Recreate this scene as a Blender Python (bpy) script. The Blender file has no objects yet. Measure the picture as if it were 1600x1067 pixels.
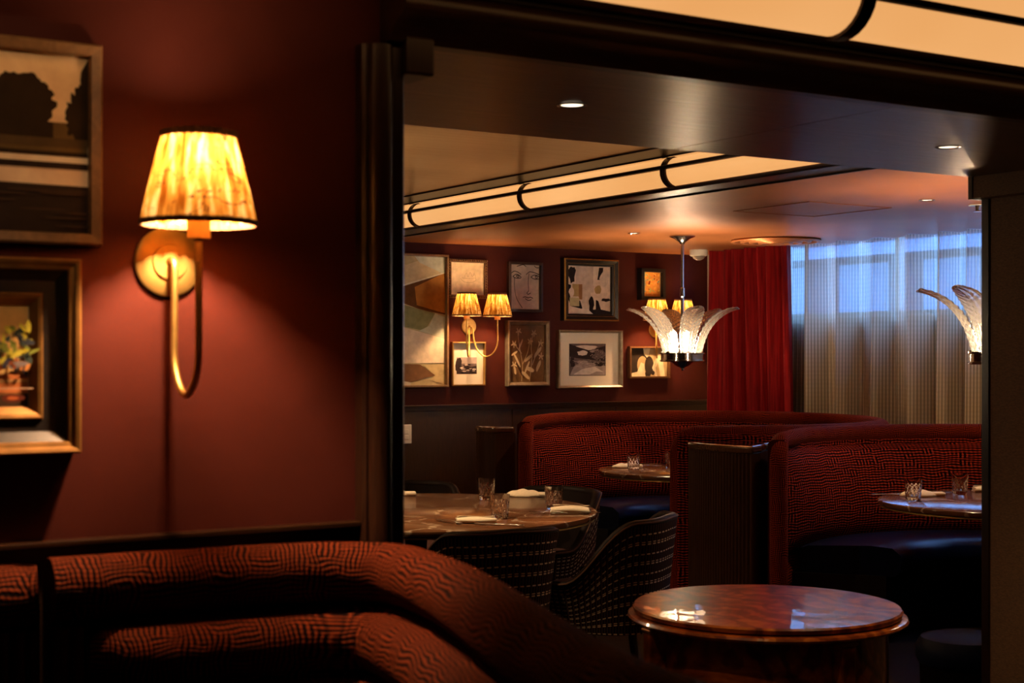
import bpy, math, random
from mathutils import Vector, Matrix
random.seed(7)
PI = math.pi
SC = bpy.context.scene
COL = SC.collection
R = math.radians

# ---------------------------------------------------------------- camera, exposure, sky
cam_d = bpy.data.cameras.new('camera')
cam = bpy.data.objects.new('camera', cam_d); COL.objects.link(cam)
cam.location = (0, 0, 1.45)
cam.rotation_euler = (R(90), 0, R(-32))
cam_d.sensor_width = 36; cam_d.lens = 52.2; cam_d.shift_y = 0.0134
cam_d.clip_start = 0.05
cam_d.dof.use_dof = True; cam_d.dof.focus_distance = 8.0; cam_d.dof.aperture_fstop = 5.6
SC.camera = cam
SC.view_settings.view_transform = 'Standard'
SC.view_settings.look = 'None'
SC.view_settings.gamma = 1
SC.view_settings.exposure = 0.0
SC.view_settings.use_curve_mapping = False
try:
    SC.cycles.use_denoising = True
    SC.cycles.sample_clamp_indirect = 4
    SC.cycles.sample_clamp_direct = 0
    SC.cycles.max_bounces = 10
    SC.cycles.diffuse_bounces = 3
    SC.cycles.transparent_max_bounces = 16
    SC.cycles.caustics_reflective = False
    SC.cycles.caustics_refractive = False
except Exception:
    pass
W = bpy.data.worlds.new('sky'); SC.world = W; W.use_nodes = True
wn = W.node_tree.nodes; wl = W.node_tree.links
wn['Background'].inputs[0].default_value = (0.16, 0.38, 1.0, 1)
SKY = 17.0
wn['Background'].inputs[1].default_value = SKY

BULB_NEAR = 3300.0      # radiance of the sconce by the camera
BULB_FAR = 1300.0       # far sconces
BULB_CHAND = 480.0
TUBE = 1.0
DOWN = 14.0            # downlight spots (W)

CS, SN = math.cos(R(32)), math.sin(R(32))
def LD(l, d):          # metres to the right of / ahead of where the photographer stands -> room axes
    return (l*CS + d*SN, -l*SN + d*CS)

# ---------------------------------------------------------------- materials
def nmat(name):
    m = bpy.data.materials.new(name); m.use_nodes = True
    nt = m.node_tree
    return m, nt, nt.nodes, nt.links, nt.nodes['Principled BSDF']
def N(nt, t, **kw):
    n = nt.nodes.new(t)
    for k, v in kw.items():
        if k.startswith('i_'):
            n.inputs[int(k[2:])].default_value = v
        else: setattr(n, k, v)
    return n
def ramp(nt, stops, interp='LINEAR'):
    r = nt.nodes.new('ShaderNodeValToRGB'); r.color_ramp.interpolation = interp
    e = r.color_ramp.elements
    while len(e) < len(stops): e.new(0.5)
    for i, (p, c) in enumerate(stops):
        e[i].position = p; e[i].color = (*c, 1) if len(c) == 3 else c
    return r
def coords(nt, kind='Object', scale=(1,1,1), rot=(0,0,0)):
    tc = nt.nodes.new('ShaderNodeTexCoord'); mp = nt.nodes.new('ShaderNodeMapping')
    mp.inputs['Scale'].default_value = scale; mp.inputs['Rotation'].default_value = rot
    nt.links.new(tc.outputs[kind], mp.inputs[0]); return mp.outputs[0]
def bump(nt, src, strength, dist=0.01):
    b = nt.nodes.new('ShaderNodeBump'); b.inputs['Strength'].default_value = strength
    b.inputs['Distance'].default_value = dist
    nt.links.new(src, b.inputs['Height'])
    nt.links.new(b.outputs[0], nt.nodes['Principled BSDF'].inputs['Normal']); return b

def plain(name, col, rough=0.5, metal=0.0, spec=0.5, coat=0.0, noise=0.0, nscale=20):
    m, nt, n, l, p = nmat(name)
    p.inputs['Base Color'].default_value = (*col, 1); p.inputs['Roughness'].default_value = rough
    p.inputs['Metallic'].default_value = metal; p.inputs['Specular IOR Level'].default_value = spec
    p.inputs['Coat Weight'].default_value = coat
    if noise:
        c = coords(nt); t = N(nt, 'ShaderNodeTexNoise'); t.inputs['Scale'].default_value = nscale
        t.inputs['Detail'].default_value = 5
        l.new(c, t.inputs[0])
        r = ramp(nt, [(0.3, tuple(x*(1-noise) for x in col)), (0.7, tuple(min(1, x*(1+noise)) for x in col))])
        l.new(t.outputs['Fac'], r.inputs[0]); l.new(r.outputs[0], p.inputs['Base Color'])
    return m

def wood(name, dark, light, rough=0.35, scale=(1, 1, 12), coat=0.0, dist=3.0, bumpy=0.05, nscale=6, spec=0.3):
    m, nt, n, l, p = nmat(name)
    c = coords(nt, 'Object', scale)
    t = N(nt, 'ShaderNodeTexNoise'); t.inputs['Scale'].default_value = nscale; t.inputs['Detail'].default_value = 8
    t.inputs['Distortion'].default_value = dist; l.new(c, t.inputs[0])
    r = ramp(nt, [(0.3, dark), (0.7, light)]); l.new(t.outputs['Fac'], r.inputs[0])
    l.new(r.outputs[0], p.inputs['Base Color'])
    p.inputs['Roughness'].default_value = rough; p.inputs['Coat Weight'].default_value = coat
    p.inputs['Coat Roughness'].default_value = 0.05; p.inputs['Specular IOR Level'].default_value = spec
    if bumpy: bump(nt, t.outputs['Fac'], bumpy)
    return m

M = {}
# plaster wall, oxblood
m, nt, n, l, p = nmat('oxblood_plaster')
c = coords(nt, 'Object', (1, 1, 1))
t = N(nt, 'ShaderNodeTexNoise'); t.inputs['Scale'].default_value = 2.5; t.inputs['Detail'].default_value = 8; t.inputs['Distortion'].default_value = 0.8
l.new(c, t.inputs[0])
r = ramp(nt, [(0.25, (0.040, 0.0080, 0.0055)), (0.75, (0.064, 0.0135, 0.0095))]); l.new(t.outputs['Fac'], r.inputs[0])
l.new(r.outputs[0], p.inputs['Base Color']); p.inputs['Roughness'].default_value = 0.62; p.inputs['Specular IOR Level'].default_value = 0.08
t2 = N(nt, 'ShaderNodeTexNoise'); t2.inputs['Scale'].default_value = 9; t2.inputs['Detail'].default_value = 4; t2.inputs['Distortion'].default_value = 1.2
l.new(c, t2.inputs[0]); bump(nt, t2.outputs['Fac'], 0.12, 0.01)
M['wall'] = m
M['darkwood'] = wood('dark_walnut', (0.010, 0.0035, 0.002), (0.026, 0.010, 0.0045), 0.32, (14, 14, 0.8))
M['darkwood_h'] = wood('dark_walnut_horizontal', (0.010, 0.004, 0.002), (0.028, 0.011, 0.004), 0.3, (0.8, 14, 14))
M['panelwood'] = wood('panel_walnut', (0.022, 0.010, 0.004), (0.042, 0.020, 0.008), 0.4, (10, 10, 0.6))
M['flute'] = wood('fluted_walnut', (0.03, 0.012, 0.006), (0.06, 0.024, 0.011), 0.3, (14, 14, 0.8))
M['soffit'] = wood('brushed_soffit_veneer', (0.06, 0.030, 0.016), (0.26, 0.135, 0.075), 0.30, (1.2, 70, 10), dist=0.2, bumpy=0.3, nscale=3, spec=0.8)
M['soffit'].node_tree.nodes['Principled BSDF'].inputs['Metallic'].default_value = 0.75
M['ceiling'] = plain('copper_lacquer_ceiling', (0.34, 0.115, 0.038), 0.42, 0.4, 0.2, noise=0.12, nscale=3)
M['flutered'] = wood('fluted_mahogany', (0.030, 0.006, 0.004), (0.055, 0.011, 0.007), 0.45, (14, 14, 0.8))
M['ceilwest'] = wood('brushed_copper_veneer_ceiling', (0.80, 0.45, 0.20), (0.95, 0.56, 0.26), 0.26, (0.4, 60, 10), dist=0.2, bumpy=0.3, nscale=3, spec=1.0)
M['ceilwest'].node_tree.nodes['Principled BSDF'].inputs['Metallic'].default_value = 0.3
M['nearceiling'] = plain('near_ceiling_paint', (0.12, 0.05, 0.03), 0.5)
M['floor'] = wood('dark_plank_floor', (0.016, 0.009, 0.006), (0.034, 0.018, 0.010), 0.6, (0.7, 9, 1), spec=0.08)
M['brass'] = plain('aged_brass', (0.66, 0.41, 0.12), 0.48, 1.0, noise=0.15, nscale=30)
M['bronze'] = plain('dark_bronze', (0.03, 0.014, 0.010), 0.35, 0.6)
M['chrome'] = plain('polished_nickel', (0.62, 0.57, 0.53), 0.16, 1.0)
M['copper'] = plain('copper_cap', (0.55, 0.24, 0.10), 0.3, 1.0)
M['steel'] = plain('cutlery_steel', (0.6, 0.58, 0.55), 0.18, 1.0)
M['mirror'] = plain('antique_mirror', (0.75, 0.70, 0.62), 0.06, 1.0)
M['white'] = plain('white_plastic', (0.62, 0.56, 0.48), 0.4)
M['detector'] = plain('detector_plastic', (0.8, 0.72, 0.62), 0.35)
M['matteblack'] = plain('matte_black', (0.004, 0.002, 0.0015), 0.9, 0, 0.02)
M['black'] = plain('black_lacquer', (0.012, 0.009, 0.008), 0.4, 0, 0.25)
M['goldframe'] = plain('gold_leaf', (0.50, 0.30, 0.09), 0.38, 0.85, noise=0.2, nscale=25)
M['darkgold'] = plain('dull_old_gilt', (0.26, 0.125, 0.03), 0.5, 0.6, noise=0.25, nscale=25)
M['silverframe'] = plain('champagne_frame', (0.42, 0.34, 0.25), 0.4, 0.7, noise=0.2, nscale=25)
M['oakframe'] = wood('frame_oak', (0.14, 0.075, 0.03), (0.22, 0.12, 0.05), 0.45, (4, 4, 4))
M['walnutframe'] = wood('frame_walnut', (0.10, 0.045, 0.018), (0.16, 0.075, 0.03), 0.45, (4, 4, 4))
M['darkframe'] = plain('espresso_frame', (0.035, 0.016, 0.011), 0.35)
M['mat'] = plain('mat_board', (0.72, 0.62, 0.50), 0.8)
M['napkin'] = plain('cream_linen', (0.92, 0.78, 0.56), 0.85, noise=0.05, nscale=80)
M['navy'] = plain('navy_leather', (0.001, 0.005, 0.026), 0.30, 0.0, 0.35, noise=0.2, nscale=40)
M['blackleather'] = plain('black_leather', (0.010, 0.006, 0.005), 0.5, 0, 0.1)
M['stoolhide'] = plain('stool_navy_hide', (0.001, 0.004, 0.018), 0.6, 0, 0.15)
M['chairseat'] = plain('mauve_seat_cloth', (0.13, 0.055, 0.05), 0.8, noise=0.2, nscale=90)
# fabric-wrapped pillar
m, nt, n, l, p = nmat('woven_wall_cloth')
c = coords(nt, 'Object', (90, 90, 300)); t = N(nt, 'ShaderNodeTexNoise'); t.inputs['Scale'].default_value = 1.0; t.inputs['Detail'].default_value = 3
l.new(c, t.inputs[0]); r = ramp(nt, [(0.3, (0.10, 0.050, 0.022)), (0.7, (0.18, 0.095, 0.042))]); l.new(t.outputs['Fac'], r.inputs[0])
l.new(r.outputs[0], p.inputs['Base Color']); p.inputs['Roughness'].default_value = 0.75
M['pillarcloth'] = m

def math_node(nt, op, a, b=None, cc=None):
    x = nt.nodes.new('ShaderNodeMath'); x.operation = op
    for i, v in enumerate((a, b, cc)):
        if v is None: continue
        if isinstance(v, (int, float)): x.inputs[i].default_value = v
        else: nt.links.new(v, x.inputs[i])
    return x.outputs[0]
def mixc(nt, fac, a, b):
    x = nt.nodes.new('ShaderNodeMix'); x.data_type = 'RGBA'
    if isinstance(fac, (int, float)): x.inputs[0].default_value = fac
    else: nt.links.new(fac, x.inputs[0])
    for i, v in ((6, a), (7, b)):
        if isinstance(v, tuple): x.inputs[i].default_value = (*v, 1)
        else: nt.links.new(v, x.inputs[i])
    return x.outputs[2]

# cut velvet with a maze of short corded strokes (UV in metres)
def velvet(name, cell, pitch, lo, hi, stretch=1.0, sheen=0.6, across=0.42):
    m, nt, n, l, p = nmat(name)
    tc = nt.nodes.new('ShaderNodeTexCoord')
    sep = nt.nodes.new('ShaderNodeSeparateXYZ'); l.new(tc.outputs['UV'], sep.inputs[0])
    nz = N(nt, 'ShaderNodeTexNoise'); nz.inputs['Scale'].default_value = 9; nz.inputs['Detail'].default_value = 2
    l.new(tc.outputs['UV'], nz.inputs[0])
    mp = N(nt, 'ShaderNodeMapping'); mp.inputs['Scale'].default_value = (1/cell/stretch, 1/cell, 1); l.new(tc.outputs['UV'], mp.inputs[0])
    vo = N(nt, 'ShaderNodeTexVoronoi'); vo.inputs['Scale'].default_value = 1; vo.inputs['Randomness'].default_value = 0.75
    vo.distance = 'CHEBYCHEV'
    l.new(mp.outputs[0], vo.inputs['Vector'])
    sc = nt.nodes.new('ShaderNodeSeparateColor'); l.new(vo.outputs['Color'], sc.inputs[0])
    ori = math_node(nt, 'GREATER_THAN', sc.outputs[0], across)
    wob = math_node(nt, 'MULTIPLY', math_node(nt, 'SUBTRACT', nz.outputs['Fac'], 0.5), cell*1.2)
    u = math_node(nt, 'ADD', sep.outputs[0], wob); v = math_node(nt, 'ADD', sep.outputs[1], wob)
    s1 = math_node(nt, 'SINE', math_node(nt, 'MULTIPLY', u, 2*PI/pitch/stretch**0.5))
    s2 = math_node(nt, 'SINE', math_node(nt, 'MULTIPLY', v, 2*PI/pitch))
    # dashes: cross-modulated so the cords break into beads
    a = math_node(nt, 'MULTIPLY_ADD', s2, 0.38, s1); b = math_node(nt, 'MULTIPLY_ADD', s1, 0.38, s2)
    mx = nt.nodes.new('ShaderNodeMix'); l.new(ori, mx.inputs[0]); l.new(a, mx.inputs[2]); l.new(b, mx.inputs[3])
    h = math_node(nt, 'MULTIPLY_ADD', mx.outputs[0], 0.37, 0.5)
    r = ramp(nt, [(0.45, lo), (0.95, hi)]); l.new(h, r.inputs[0])
    l.new(r.outputs[0], p.inputs['Base Color'])
    p.inputs['Roughness'].default_value = 0.75; p.inputs['Specular IOR Level'].default_value = 0.03
    p.inputs['Sheen Weight'].default_value = sheen; p.inputs['Sheen Roughness'].default_value = 0.35
    p.inputs['Sheen Tint'].default_value = (0.9, 0.25, 0.1, 1)
    bump(nt, h, 0.6, 0.004)
    return m
M['velvet_near'] = velvet('rust_cut_velvet', 0.045, 0.0092, (0.004, 0.0008, 0.0006), (0.19, 0.034, 0.010), 1.0, 0.04)
M['velvet'] = velvet('rust_cut_velvet_booth', 0.026, 0.0145, (0.008, 0.001, 0.0008), (0.34, 0.034, 0.012), 2.4, 0.05, 0.16)
M['velvet_rim'] = velvet('rust_cut_velvet_piping', 0.035, 0.010, (0.04, 0.004, 0.002), (0.28, 0.032, 0.010), 1.0, 0.12)

# chair tweed: pinstripes and dashes, UV metres
m, nt, n, l, p = nmat('pinstripe_dash_tweed')
tc = nt.nodes.new('ShaderNodeTexCoord'); sep = nt.nodes.new('ShaderNodeSeparateXYZ'); l.new(tc.outputs['UV'], sep.inputs[0])
u, v = sep.outputs[0], sep.outputs[1]
pin = math_node(nt, 'SINE', math_node(nt, 'MULTIPLY', u, 2*PI/0.014))
fu = math_node(nt, 'FRACT', math_node(nt, 'MULTIPLY', u, 1/0.028))
fv = math_node(nt, 'FRACT', math_node(nt, 'MULTIPLY', v, 1/0.042))
on_u = math_node(nt, 'GREATER_THAN', fu, 0.42)
d1 = math_node(nt, 'LESS_THAN', fv, 0.13)
d2a = math_node(nt, 'GREATER_THAN', fv, 0.24); d2b = math_node(nt, 'LESS_THAN', fv, 0.33)
row2 = math_node(nt, 'MULTIPLY', d2a, d2b)
fr = math_node(nt, 'FRACT', math_node(nt, 'MULTIPLY', v, 1/0.084))
row2 = math_node(nt, 'MULTIPLY', row2, math_node(nt, 'GREATER_THAN', fr, 0.5))
dash = math_node(nt, 'MULTIPLY', on_u, math_node(nt, 'MAXIMUM', d1, row2))
rr = ramp(nt, [(0.3, (0.010, 0.007, 0.007)), (0.9, (0.085, 0.035, 0.024))]); l.new(math_node(nt, 'MULTIPLY_ADD', pin, 0.5, 0.5), rr.inputs[0])
l.new(mixc(nt, dash, rr.outputs[0], (0.85, 0.62, 0.38)), p.inputs['Base Color'])
p.inputs['Roughness'].default_value = 0.85; p.inputs['Specular IOR Level'].default_value = 0.05
M['tweed'] = m

# brown marble with cream veins
m, nt, n, l, p = nmat('brown_veined_marble')
c = coords(nt, 'Object')
t = N(nt, 'ShaderNodeTexNoise'); t.inputs['Scale'].default_value = 3.5; t.inputs['Detail'].default_value = 7; l.new(c, t.inputs[0])
base = ramp(nt, [(0.3, (0.12, 0.048, 0.020)), (0.7, (0.21, 0.092, 0.042))]); l.new(t.outputs['Fac'], base.inputs[0])
wv = N(nt, 'ShaderNodeTexNoise'); wv.inputs['Scale'].default_value = 4; wv.inputs['Detail'].default_value = 5; l.new(c, wv.inputs[0])
vm = N(nt, 'ShaderNodeVectorMath'); vm.operation = 'MULTIPLY_ADD'; l.new(wv.outputs['Color'], vm.inputs[0]); vm.inputs[1].default_value = (0.35, 0.35, 0.35); l.new(c, vm.inputs[2])
vo = N(nt, 'ShaderNodeTexVoronoi'); vo.feature = 'DISTANCE_TO_EDGE'; vo.inputs['Scale'].default_value = 3.2; l.new(vm.outputs[0], vo.inputs['Vector'])
vr = ramp(nt, [(0.0, (1, 1, 1)), (0.016, (0.6, 0.6, 0.6)), (0.03, (0, 0, 0))]); l.new(vo.outputs['Distance'], vr.inputs[0])
gate = ramp(nt, [(0.40, (0, 0, 0)), (0.6, (1, 1, 1))]); l.new(wv.outputs['Fac'], gate.inputs[0])
vf = math_node(nt, 'MULTIPLY', vr.outputs[0], gate.outputs[0])
l.new(mixc(nt, vf, base.outputs[0], (0.62, 0.48, 0.33)), p.inputs['Base Color'])
p.inputs['Roughness'].default_value = 0.16; p.inputs['Specular IOR Level'].default_value = 0.5
M['marble'] = m

# burl lacquer
m, nt, n, l, p = nmat('burl_lacquer')
c = coords(nt, 'Object')
t = N(nt, 'ShaderNodeTexNoise'); t.inputs['Scale'].default_value = 3.2; t.inputs['Detail'].default_value = 9; t.inputs['Distortion'].default_value = 4.5; l.new(c, t.inputs[0])
wv = N(nt, 'ShaderNodeTexWave'); wv.inputs['Scale'].default_value = 3.0; wv.inputs['Distortion'].default_value = 14; wv.inputs['Detail'].default_value = 4; wv.inputs['Detail Scale'].default_value = 1.6
l.new(c, wv.inputs[0])
r1 = ramp(nt, [(0.25, (0.10, 0.012, 0.003)), (0.5, (0.50, 0.10, 0.012)), (0.75, (0.85, 0.27, 0.035))]); l.new(t.outputs['Fac'], r1.inputs[0])
r2 = ramp(nt, [(0.2, (0.45, 0.35, 0.3)), (0.6, (1, 1, 1))]); l.new(wv.outputs['Fac'], r2.inputs[0])
mm = nt.nodes.new('ShaderNodeMix'); mm.data_type = 'RGBA'; mm.blend_type = 'MULTIPLY'; mm.inputs[0].default_value = 1
l.new(r1.outputs[0], mm.inputs[6]); l.new(r2.outputs[0], mm.inputs[7]); l.new(mm.outputs[2], p.inputs['Base Color'])
p.inputs['Roughness'].default_value = 0.3; p.inputs['Coat Weight'].default_value = 1.0; p.inputs['Coat Roughness'].default_value = 0.02; p.inputs['Coat IOR'].default_value = 1.75
nb = N(nt, 'ShaderNodeTexNoise'); nb.inputs['Scale'].default_value = 5; nb.inputs['Detail'].default_value = 1.5; l.new(c, nb.inputs[0])
b = nt.nodes.new('ShaderNodeBump'); b.inputs['Strength'].default_value = 0.30; b.inputs['Distance'].default_value = 0.006; l.new(nb.outputs['Fac'], b.inputs['Height']); l.new(b.outputs[0], p.inputs['Coat Normal'])
M['burl'] = m

# red velvet drape
m, nt, n, l, p = nmat('crimson_drape_velvet')
c = coords(nt, 'Object', (60, 60, 3)); t = N(nt, 'ShaderNodeTexNoise'); t.inputs['Scale'].default_value = 1; l.new(c, t.inputs[0])
r = ramp(nt, [(0.3, (0.14, 0.003, 0.004)), (0.7, (0.30, 0.008, 0.008))]); l.new(t.outputs['Fac'], r.inputs[0]); l.new(r.outputs[0], p.inputs['Base Color'])
p.inputs['Roughness'].default_value = 0.6; p.inputs['Specular IOR Level'].default_value = 0.1; p.inputs['Sheen Weight'].default_value = 0.15; p.inputs['Sheen Roughness'].default_value = 0.3; p.inputs['Sheen Tint'].default_value = (1, 0.1, 0.08, 1)
M['drape'] = m

# sheer
m, nt, n, l, p = nmat('woven_sheer')
out = n['Material Output']
uvn = nt.nodes.new('ShaderNodeTexCoord'); sep = nt.nodes.new('ShaderNodeSeparateXYZ'); l.new(uvn.outputs['UV'], sep.inputs[0])
st = math_node(nt, 'SINE', math_node(nt, 'MULTIPLY', sep.outputs[0], 2*PI/0.026))
dt = math_node(nt, 'SINE', math_node(nt, 'MULTIPLY', sep.outputs[1], 2*PI/0.03))
pat = math_node(nt, 'MULTIPLY_ADD', st, 0.5, 0.5)
patd = math_node(nt, 'MULTIPLY', pat, math_node(nt, 'MULTIPLY_ADD', dt, 0.10, 0.9))
crm = ramp(nt, [(0.2, (0.42, 0.31, 0.19)), (0.8, (0.80, 0.64, 0.42))]); l.new(patd, crm.inputs[0])
dif = nt.nodes.new('ShaderNodeBsdfDiffuse'); trl = nt.nodes.new('ShaderNodeBsdfTranslucent'); trp = nt.nodes.new('ShaderNodeBsdfTransparent')
l.new(crm.outputs[0], dif.inputs[0]); l.new(crm.outputs[0], trl.inputs[0])
mx1 = nt.nodes.new('ShaderNodeMixShader'); mx1.inputs[0].default_value = 0.45; l.new(dif.outputs[0], mx1.inputs[1]); l.new(trl.outputs[0], mx1.inputs[2])
mx2 = nt.nodes.new('ShaderNodeMixShader'); l.new(math_node(nt, 'MULTIPLY_ADD', patd, -0.08, 0.28), mx2.inputs[0]); l.new(mx1.outputs[0], mx2.inputs[1]); l.new(trp.outputs[0], mx2.inputs[2])
l.new(mx2.outputs[0], out.inputs[0])
M['sheer'] = m

# pleated silk shade with brush marks
m, nt, n, l, p = nmat('pleated_silk_shade')
out = n['Material Output']
tc = nt.nodes.new('ShaderNodeTexCoord'); sep = nt.nodes.new('ShaderNodeSeparateXYZ'); l.new(tc.outputs['UV'], sep.inputs[0])
cmb = nt.nodes.new('ShaderNodeMapping'); cmb.inputs['Scale'].default_value = (34, 2.0, 1); l.new(tc.outputs['UV'], cmb.inputs[0])
t = N(nt, 'ShaderNodeTexNoise'); t.inputs['Scale'].default_value = 1; t.inputs['Detail'].default_value = 3; l.new(cmb.outputs[0], t.inputs[0])
r = ramp(nt, [(0.34, (0.22, 0.07, 0.006)), (0.52, (0.62, 0.30, 0.05)), (0.66, (0.98, 0.72, 0.34))]); l.new(t.outputs['Fac'], r.inputs[0])
c2 = nt.nodes.new('ShaderNodeMapping'); c2.inputs['Scale'].default_value = (9, 4.2, 1); l.new(tc.outputs['UV'], c2.inputs[0])
t2 = N(nt, 'ShaderNodeTexNoise'); t2.inputs['Scale'].default_value = 1.3; t2.inputs['Detail'].default_value = 3; t2.inputs['Distortion'].default_value = 1.5; l.new(c2.outputs[0], t2.inputs[0])
br = ramp(nt, [(0.62, (0, 0, 0)), (0.635, (1, 1, 1)), (0.66, (1, 1, 1)), (0.68, (0, 0, 0))]); l.new(t2.outputs['Fac'], br.inputs[0])
sc_ = mixc(nt, math_node(nt, 'MULTIPLY', br.outputs[0], 0.85), r.outputs[0], (0.10, 0.035, 0.01))
trl = nt.nodes.new('ShaderNodeBsdfTranslucent'); dif = nt.nodes.new('ShaderNodeBsdfDiffuse'); l.new(sc_, trl.inputs[0]); l.new(sc_, dif.inputs[0])
mx = nt.nodes.new('ShaderNodeMixShader'); mx.inputs[0].default_value = 0.972; l.new(trl.outputs[0], mx.inputs[1]); l.new(dif.outputs[0], mx.inputs[2])
l.new(mx.outputs[0], out.inputs[0])
M['shade'] = m
M['shadetrim'] = plain('shade_braid', (0.13, 0.06, 0.02), 0.7)

def emit(name, col, s):
    m, nt, n, l, p = nmat(name)
    p.inputs['Base Color'].default_value = (*[min(1, c) for c in col], 1); p.inputs['Roughness'].default_value = 0.5
    p.inputs['Emission Color'].default_value = (*col, 1); p.inputs['Emission Strength'].default_value = s
    return m
M['bulb_near'] = emit('sconce_bulb', (1.0, 0.60, 0.32), BULB_NEAR)
M['bulb_far'] = emit('far_sconce_bulb', (1.0, 0.58, 0.25), BULB_FAR)
M['bulb_chand'] = emit('chandelier_bulb', (1.0, 0.74, 0.46), BULB_CHAND)
M['lens'] = emit('downlight_lens', (1.0, 0.82, 0.6), 2.5)
M['candle'] = plain('candle_sleeve', (0.75, 0.50, 0.18), 0.5)
# opal glass tube, lit from inside
m, nt, n, l, p = nmat('opal_tube_glass')
c = coords(nt, 'Object'); t = N(nt, 'ShaderNodeTexNoise'); t.inputs['Scale'].default_value = 1.4; l.new(c, t.inputs[0])
r = ramp(nt, [(0.3, (0.92, 0.42, 0.13)), (0.7, (1.0, 0.50, 0.18))]); l.new(t.outputs['Fac'], r.inputs[0])
p.inputs['Base Color'].default_value = (0.8, 0.6, 0.4, 1); p.inputs['Roughness'].default_value = 0.4
l.new(r.outputs[0], p.inputs['Emission Color']); p.inputs['Emission Strength'].default_value = TUBE * 0.88
M['tube'] = m

def glass(name, rough=0.0, tint=(1, 1, 1), scale=60, bs=0.3, mixt=0.0):
    m, nt, n, l, p = nmat(name)
    p.inputs['Base Color'].default_value = (*tint, 1); p.inputs['Transmission Weight'].default_value = 1
    p.inputs['Roughness'].default_value = rough; p.inputs['IOR'].default_value = 1.5
    if bs:
        c = coords(nt); v = N(nt, 'ShaderNodeTexVoronoi'); v.inputs['Scale'].default_value = scale; l.new(c, v.inputs[0])
        bump(nt, v.outputs['Distance'], bs, 0.004)
    if mixt:
        out = n['Material Output']
        tr = nt.nodes.new('ShaderNodeBsdfTranslucent'); tr.inputs[0].default_value = (1, 0.95, 0.88, 1)
        mx = nt.nodes.new('ShaderNodeMixShader'); mx.inputs[0].default_value = mixt
        l.new(p.outputs[0], mx.inputs[1]); l.new(tr.outputs[0], mx.inputs[2]); l.new(mx.outputs[0], out.inputs[0])
    return m
M['tumbler'] = glass('cut_crystal', 0.0, (1, 0.98, 0.95), 90, 0.0)
M['leafglass'] = glass('moulded_leaf_glass', 0.04, (1, 0.97, 0.93), 30, 0.3, 0.17)
m, nt, n, l, p = nmat('window_glass')
out = n['Material Output']; tr = nt.nodes.new('ShaderNodeBsdfTransparent'); tr.inputs[0].default_value = (0.92, 0.95, 0.97, 1)
gl = nt.nodes.new('ShaderNodeBsdfGlossy'); gl.inputs['Roughness'].default_value = 0.02; mx = nt.nodes.new('ShaderNodeMixShader'); mx.inputs[0].default_value = 0.05; l.new(tr.outputs[0], mx.inputs[1]); l.new(gl.outputs[0], mx.inputs[2]); l.new(mx.outputs[0], out.inputs[0])
M['pane'] = m

PAINT = {}
def paint(col, rough=0.7, noise=0.15, nscale=25):
    k = (tuple(round(c, 3) for c in col), rough, noise)
    if k not in PAINT:
        PAINT[k] = plain('paint_%d' % len(PAINT), col, rough, 0, 0.08, noise=noise, nscale=nscale)
    return PAINT[k]

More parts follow.
